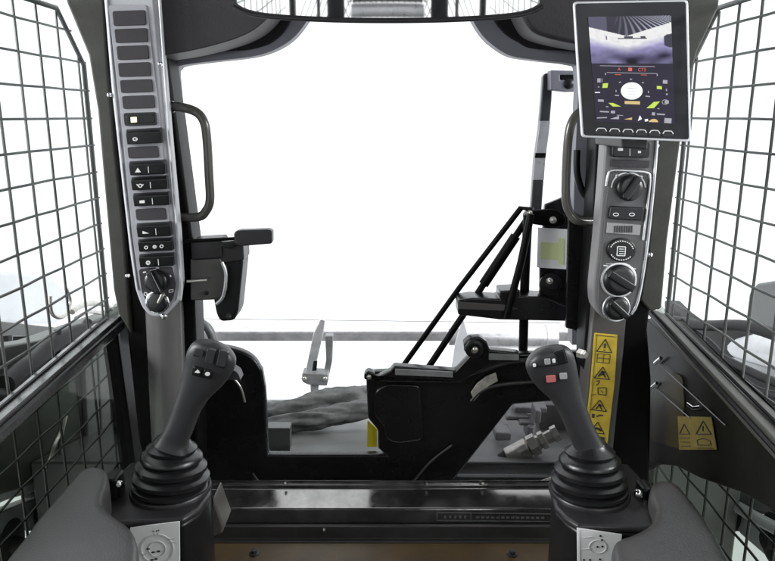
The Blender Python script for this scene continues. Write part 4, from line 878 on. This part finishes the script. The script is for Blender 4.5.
# ================================================================== JOYSTICKS
def joystick(s, label, base, boot_top, path, hw, group):
    z = zL if s < 0 else zR
    t = thing('joystick', label, 'joystick', tuple(aZ(*base, z)), group)
    b0 = aZ(*base, z); b0.z += .0005
    k = mpp(*base, b0.y); top = aY(*boot_top, b0.y + .006); ax = (top - b0); H = ax.length
    prof = [(0, 33), (.02, 36.5), (.05, 38), (.11, 37.6), (.150, 33), (.165, 31), (.175, 31.5), (.205, 37.0), (.29, 37.4), (.335, 35), (.365, 30), (.38, 28.8), (.39, 29.5), (.42, 34.4), (.50, 34.5), (.55, 31), (.58, 26.5), (.595, 25.5), (.605, 26.3), (.635, 30.2), (.70, 29.8), (.75, 27), (.785, 23), (.80, 22.2), (.815, 24), (.86, 24.4), (.90, 22), (.95, 19), (1.0, 17), (1.06, 15)]
    lathe('boot', b0, ax, [(a * H, r * k) for a, r in prof], M['rubber'], t, n=56)
    lathe('boot_collar', b0 - Vector((0, 0, .001)), Vector((0, 0, 1)), [(0, 39.5 * k), (.004, 39.5 * k), (.006, 38.5 * k), (.006, 30 * k)], M['plastic'], t, n=56)
    # grip: lofted sections
    bm = bmesh.new(); C = [aY(x, y, Y) for x, y, Y in path]; C2 = crom(C, 6); H2 = []
    hv = [Vector((a, b, 0)) for a, b in hw]; hv = crom(hv, 6); rings = []
    for i, p in enumerate(C2):
        tn = (C2[min(i + 1, len(C2) - 1)] - C2[max(i - 1, 0)]).normalized(); v = Vector((0, -1, 0)); v = (v - tn * v.dot(tn)).normalized(); u = tn.cross(v); kk = mpp(350, 400, p.y); ru = hv[i].x * kk; rv = hv[i].y * kk; rg = []
        for q in range(28):
            a = 2 * math.pi * q / 28; cc, ss = math.cos(a), math.sin(a); e = .72
            rg.append(bm.verts.new(p + u * ru * math.copysign(abs(cc) ** e, cc) + v * rv * math.copysign(abs(ss) ** e, ss)))
        rings.append(rg)
    for a, b in zip(rings, rings[1:]):
        for q in range(28): bm.faces.new((a[q], a[(q + 1) % 28], b[(q + 1) % 28], b[q]))
    bm.faces.new(list(reversed(rings[0]))); bm.faces.new(rings[-1])
    g = link('grip', bm, M['grip'], t, smooth=True, sub=1); return t, g
jL, gL = joystick(-1, 'black left joystick leaning right with two small arrow buttons on its head', (171, 489), (172, 440),
    [(172, 447, .868), (175, 438, .868), (181, 425, .868), (188, 406, .868), (196, 389, .868), (205, 373, .866), (210.5, 361, .864), (213.5, 351, .863), (215.5, 345, .863), (216.5, 341.8, .863)],
    [(19, 17), (14.5, 13.5), (13.4, 12.5), (13.8, 12), (16.6, 12), (21.8, 12), (24.5, 12), (22.5, 12), (15, 10), (3, 3)], 'joysticks on the consoles')
jR, gR = joystick(1, 'black right joystick leaning left with a pink button and white buttons on its head', (589, 492), (590, 444),
    [(589, 451, .868), (587, 443, .868), (580, 428, .868), (572, 408, .868), (564.5, 391, .868), (556.5, 376, .866), (551, 365, .864), (548, 356, .863), (546, 350, .863), (545.3, 346.8, .863)],
    [(19, 17), (14.5, 13.5), (13.4, 12.5), (13.8, 12), (16.6, 12), (21.8, 12), (24.2, 12), (22.5, 12), (15, 10), (3, 3)], 'joysticks on the consoles')
def rot(pts, cx, cy_, a):
    c, s_ = math.cos(a), math.sin(a); return [(cx + x * c - y * s_, cy_ + x * s_ + y * c) for x, y in pts]
def btn(g, cx, cy_, w_, h_, a, Y, m, name='button', t=.006, r=1.6):
    q = rnd(rot([(-w_ / 2, -h_ / 2), (w_ / 2, -h_ / 2), (w_ / 2, h_ / 2), (-w_ / 2, h_ / 2)], cx, cy_, a), r); return plate(name, q, Y, t, m, g, bev=.0008)
YB = .8475
a = .22
for cx, cy_, w_, h_ in ((198.5, 353.5, 9, 6), (210, 356.5, 8.5, 14), (222, 359, 9, 16)): 
    btn(gL, cx, cy_, w_ + 1.4, h_ + 1.4, a, YB + .0006, M['plastic_d'], 'button_well', .005); btn(gL, cx, cy_, w_, h_, a, YB - .0035, M['grip'], t=.009)
btn(gL, 202.3, 372.8, 21, 10, a, YB + .0006, M['plastic_d'], 'button_well', .005, 3)
for cx, cy_ in ((197.3, 371.6), (207.4, 374)):
    b_ = btn(gL, cx, cy_, 8, 7.4, a, YB - .0015, M['key']); bm = bmesh.new(); d = -1 if cx < 200 else 1
    add_plate(bm, [(cx - 3, cy_ + .8), (cx + .4, cy_ - 2), (cx + 2.8, cy_ + 1.2), (cx + .5, cy_ + 1.6)] if d < 0 else ell(cx, cy_, 2.5, 2, 12), YB - .0022, .0008); link('button_symbol', bm, M['whitei'], b_)
a = -.28
for cx, cy_, w_, h_, m_ in ((534.6, 365.6, 3, 3.6, 'whitei'), (547.6, 361.8, 6, 6, 'btn'), (554, 361, 3.2, 4.4, 'whitei'), (563.6, 376.4, 7.4, 6.4, 'btn'), (551.2, 379.2, 9.4, 7, 'pink')):
    btn(gR, cx, cy_, w_ + 1.2, h_ + 1.2, a * .3, YB + .0006, M['plastic_d'], 'button_well', .005); btn(gR, cx, cy_, w_, h_, a * .3, YB - .001, M[m_], r=1.3)
btn(gR, 561.2, 357.5, 11.5, 14.5, a, YB + .0004, M['plastic_d'], 'button_well', .005); btn(gR, 561.2, 357.5, 9, 12, a, YB - .001, M['key'])
tube('thumb_groove', [aY(x, y, YB - .0002) for x, y in ((537, 365.5), (543, 366.5), (552, 365.5), (558, 364.5))], .0008, M['plastic_d'], gR, n=6, smooth=4)
# triggers on the far side of the grips
plate('trigger', rnd([(218, 374), (230, 368), (238, 373), (241, 381), (234, 380), (224, 380)], 2), .868, .02, M['grip'], jL, bev=.003)
tag(lathe('bolt', aY(579, 353, 1.05), Vector((.6, -.8, 0)), [(0, .008), (.008, .008), (.009, .006), (.014, .006), (.0145, .0001)], M['zinc'], None, n=6, smooth=False), 'bright hex bolt head beside the head of the right joystick', 'bolt')

# ================================================================== ARMRESTS
def armrest(label, zpx, pts, rr, th):
    z = aY(*zpx).z; t = thing('armrest', label, 'armrest', tuple(aZ(pts[0][0], pts[0][1], z)), 'padded armrests beside the seat')
    P = [aZ(x, y, z) for x, y in pts]; px = rnd([(p.x, p.y) for p in P], rr, 6)
    bm = bmesh.new(); add_prism(bm, [Vector((x, y, z)) for x, y in px], Vector((0, 0, -th))); pad = link('pad', bm, M['vinyl'], t, smooth=True)
    rm = pad.modifiers.new('remesh', 'REMESH'); rm.mode = 'VOXEL'; rm.voxel_size = .0032; rm.use_smooth_shade = True
    sm_ = pad.modifiers.new('relax', 'SMOOTH'); sm_.factor = .5; sm_.iterations = 70
    c = sum(P, Vector()) / len(P); bm = bmesh.new(); add_prism(bm, [Vector((c.x + (x - c.x) * .8, c.y + (y - c.y) * .9, z - th + .002)) for x, y in px], Vector((0, 0, -.05))); link('support', bm, M['plastic_d'], t, bev=.006)
    return t
aL = armrest('grey black padded armrest at the lower left with a curved inner edge', (92, 470, .84), [(84, 463), (108, 465), (109, 482), (102, 500), (112, 512), (130, 522), (138, 536), (138, 620), (-60, 640), (40, 512)], .018, .062)
aR = armrest('dark padded armrest at the lower right beside the wire guard', (660, 486, .84), [(652, 478), (674, 477), (694, 498), (716, 530), (760, 610), (640, 660), (614, 560), (611, 538), (636, 530), (652, 520), (655, 506), (648, 490)], .014, .06)
bm = bmesh.new(); add_box(bm, aY(115, 490, .86), (.02, .03, .05)); l_ = link('latch', bm, M['plastic_d'], aL, bev=.005)
lathe('latch_screw', aY(120, 484, .84), Vector((.1, -1, .4)), [(0, .0052), (.003, .0052), (.006, .003), (.0062, .0001)], M['chrome'], l_, n=16)
bm = bmesh.new(); add_box(bm, aY(643, 500, .86), (.016, .03, .05)); l_ = link('latch', bm, M['plastic_d'], aR, bev=.005)
lathe('latch_screw', aY(638, 493.5, .84), Vector((-.1, -1, .5)), [(0, .006), (.003, .006), (.006, .0035), (.0062, .0001)], M['chrome'], l_, n=16)
tube('latch_pin', [aY(645, 500, .84), aY(648, 515, .84)], .0025, M['chrome'], l_)

XT = .72
bm = bmesh.new(); add_prism(bm, [aX(x, y, XT) for x, y in ((690, 474), (722, 484), (790, 506), (860, 540), (860, 552), (784, 520), (716, 494), (686, 482))], Vector((.03, 0, 0))); link('guide_rail', bm, M['grey_m'], tr, bev=.004)
bm = bmesh.new(); add_prism(bm, [aX(x, y, XT) for x, y in ((724, 508), (764, 520), (800, 545), (800, 580), (770, 560), (740, 534))], Vector((.03, 0, 0))); link('guide_rail', bm, M['arm'], tr, bev=.004)
for x, y, r_ in ((744, 506, .05), (716, 494, .035), (790, 540, .05)):
    lathe('roller', aX(x, y, XT + .03), Vector((-1, 0, 0)), [(0, r_), (.03, r_), (.034, r_ * .8), (.034, r_ * .35), (.05, r_ * .3)], M['tyre'], tr, n=28)
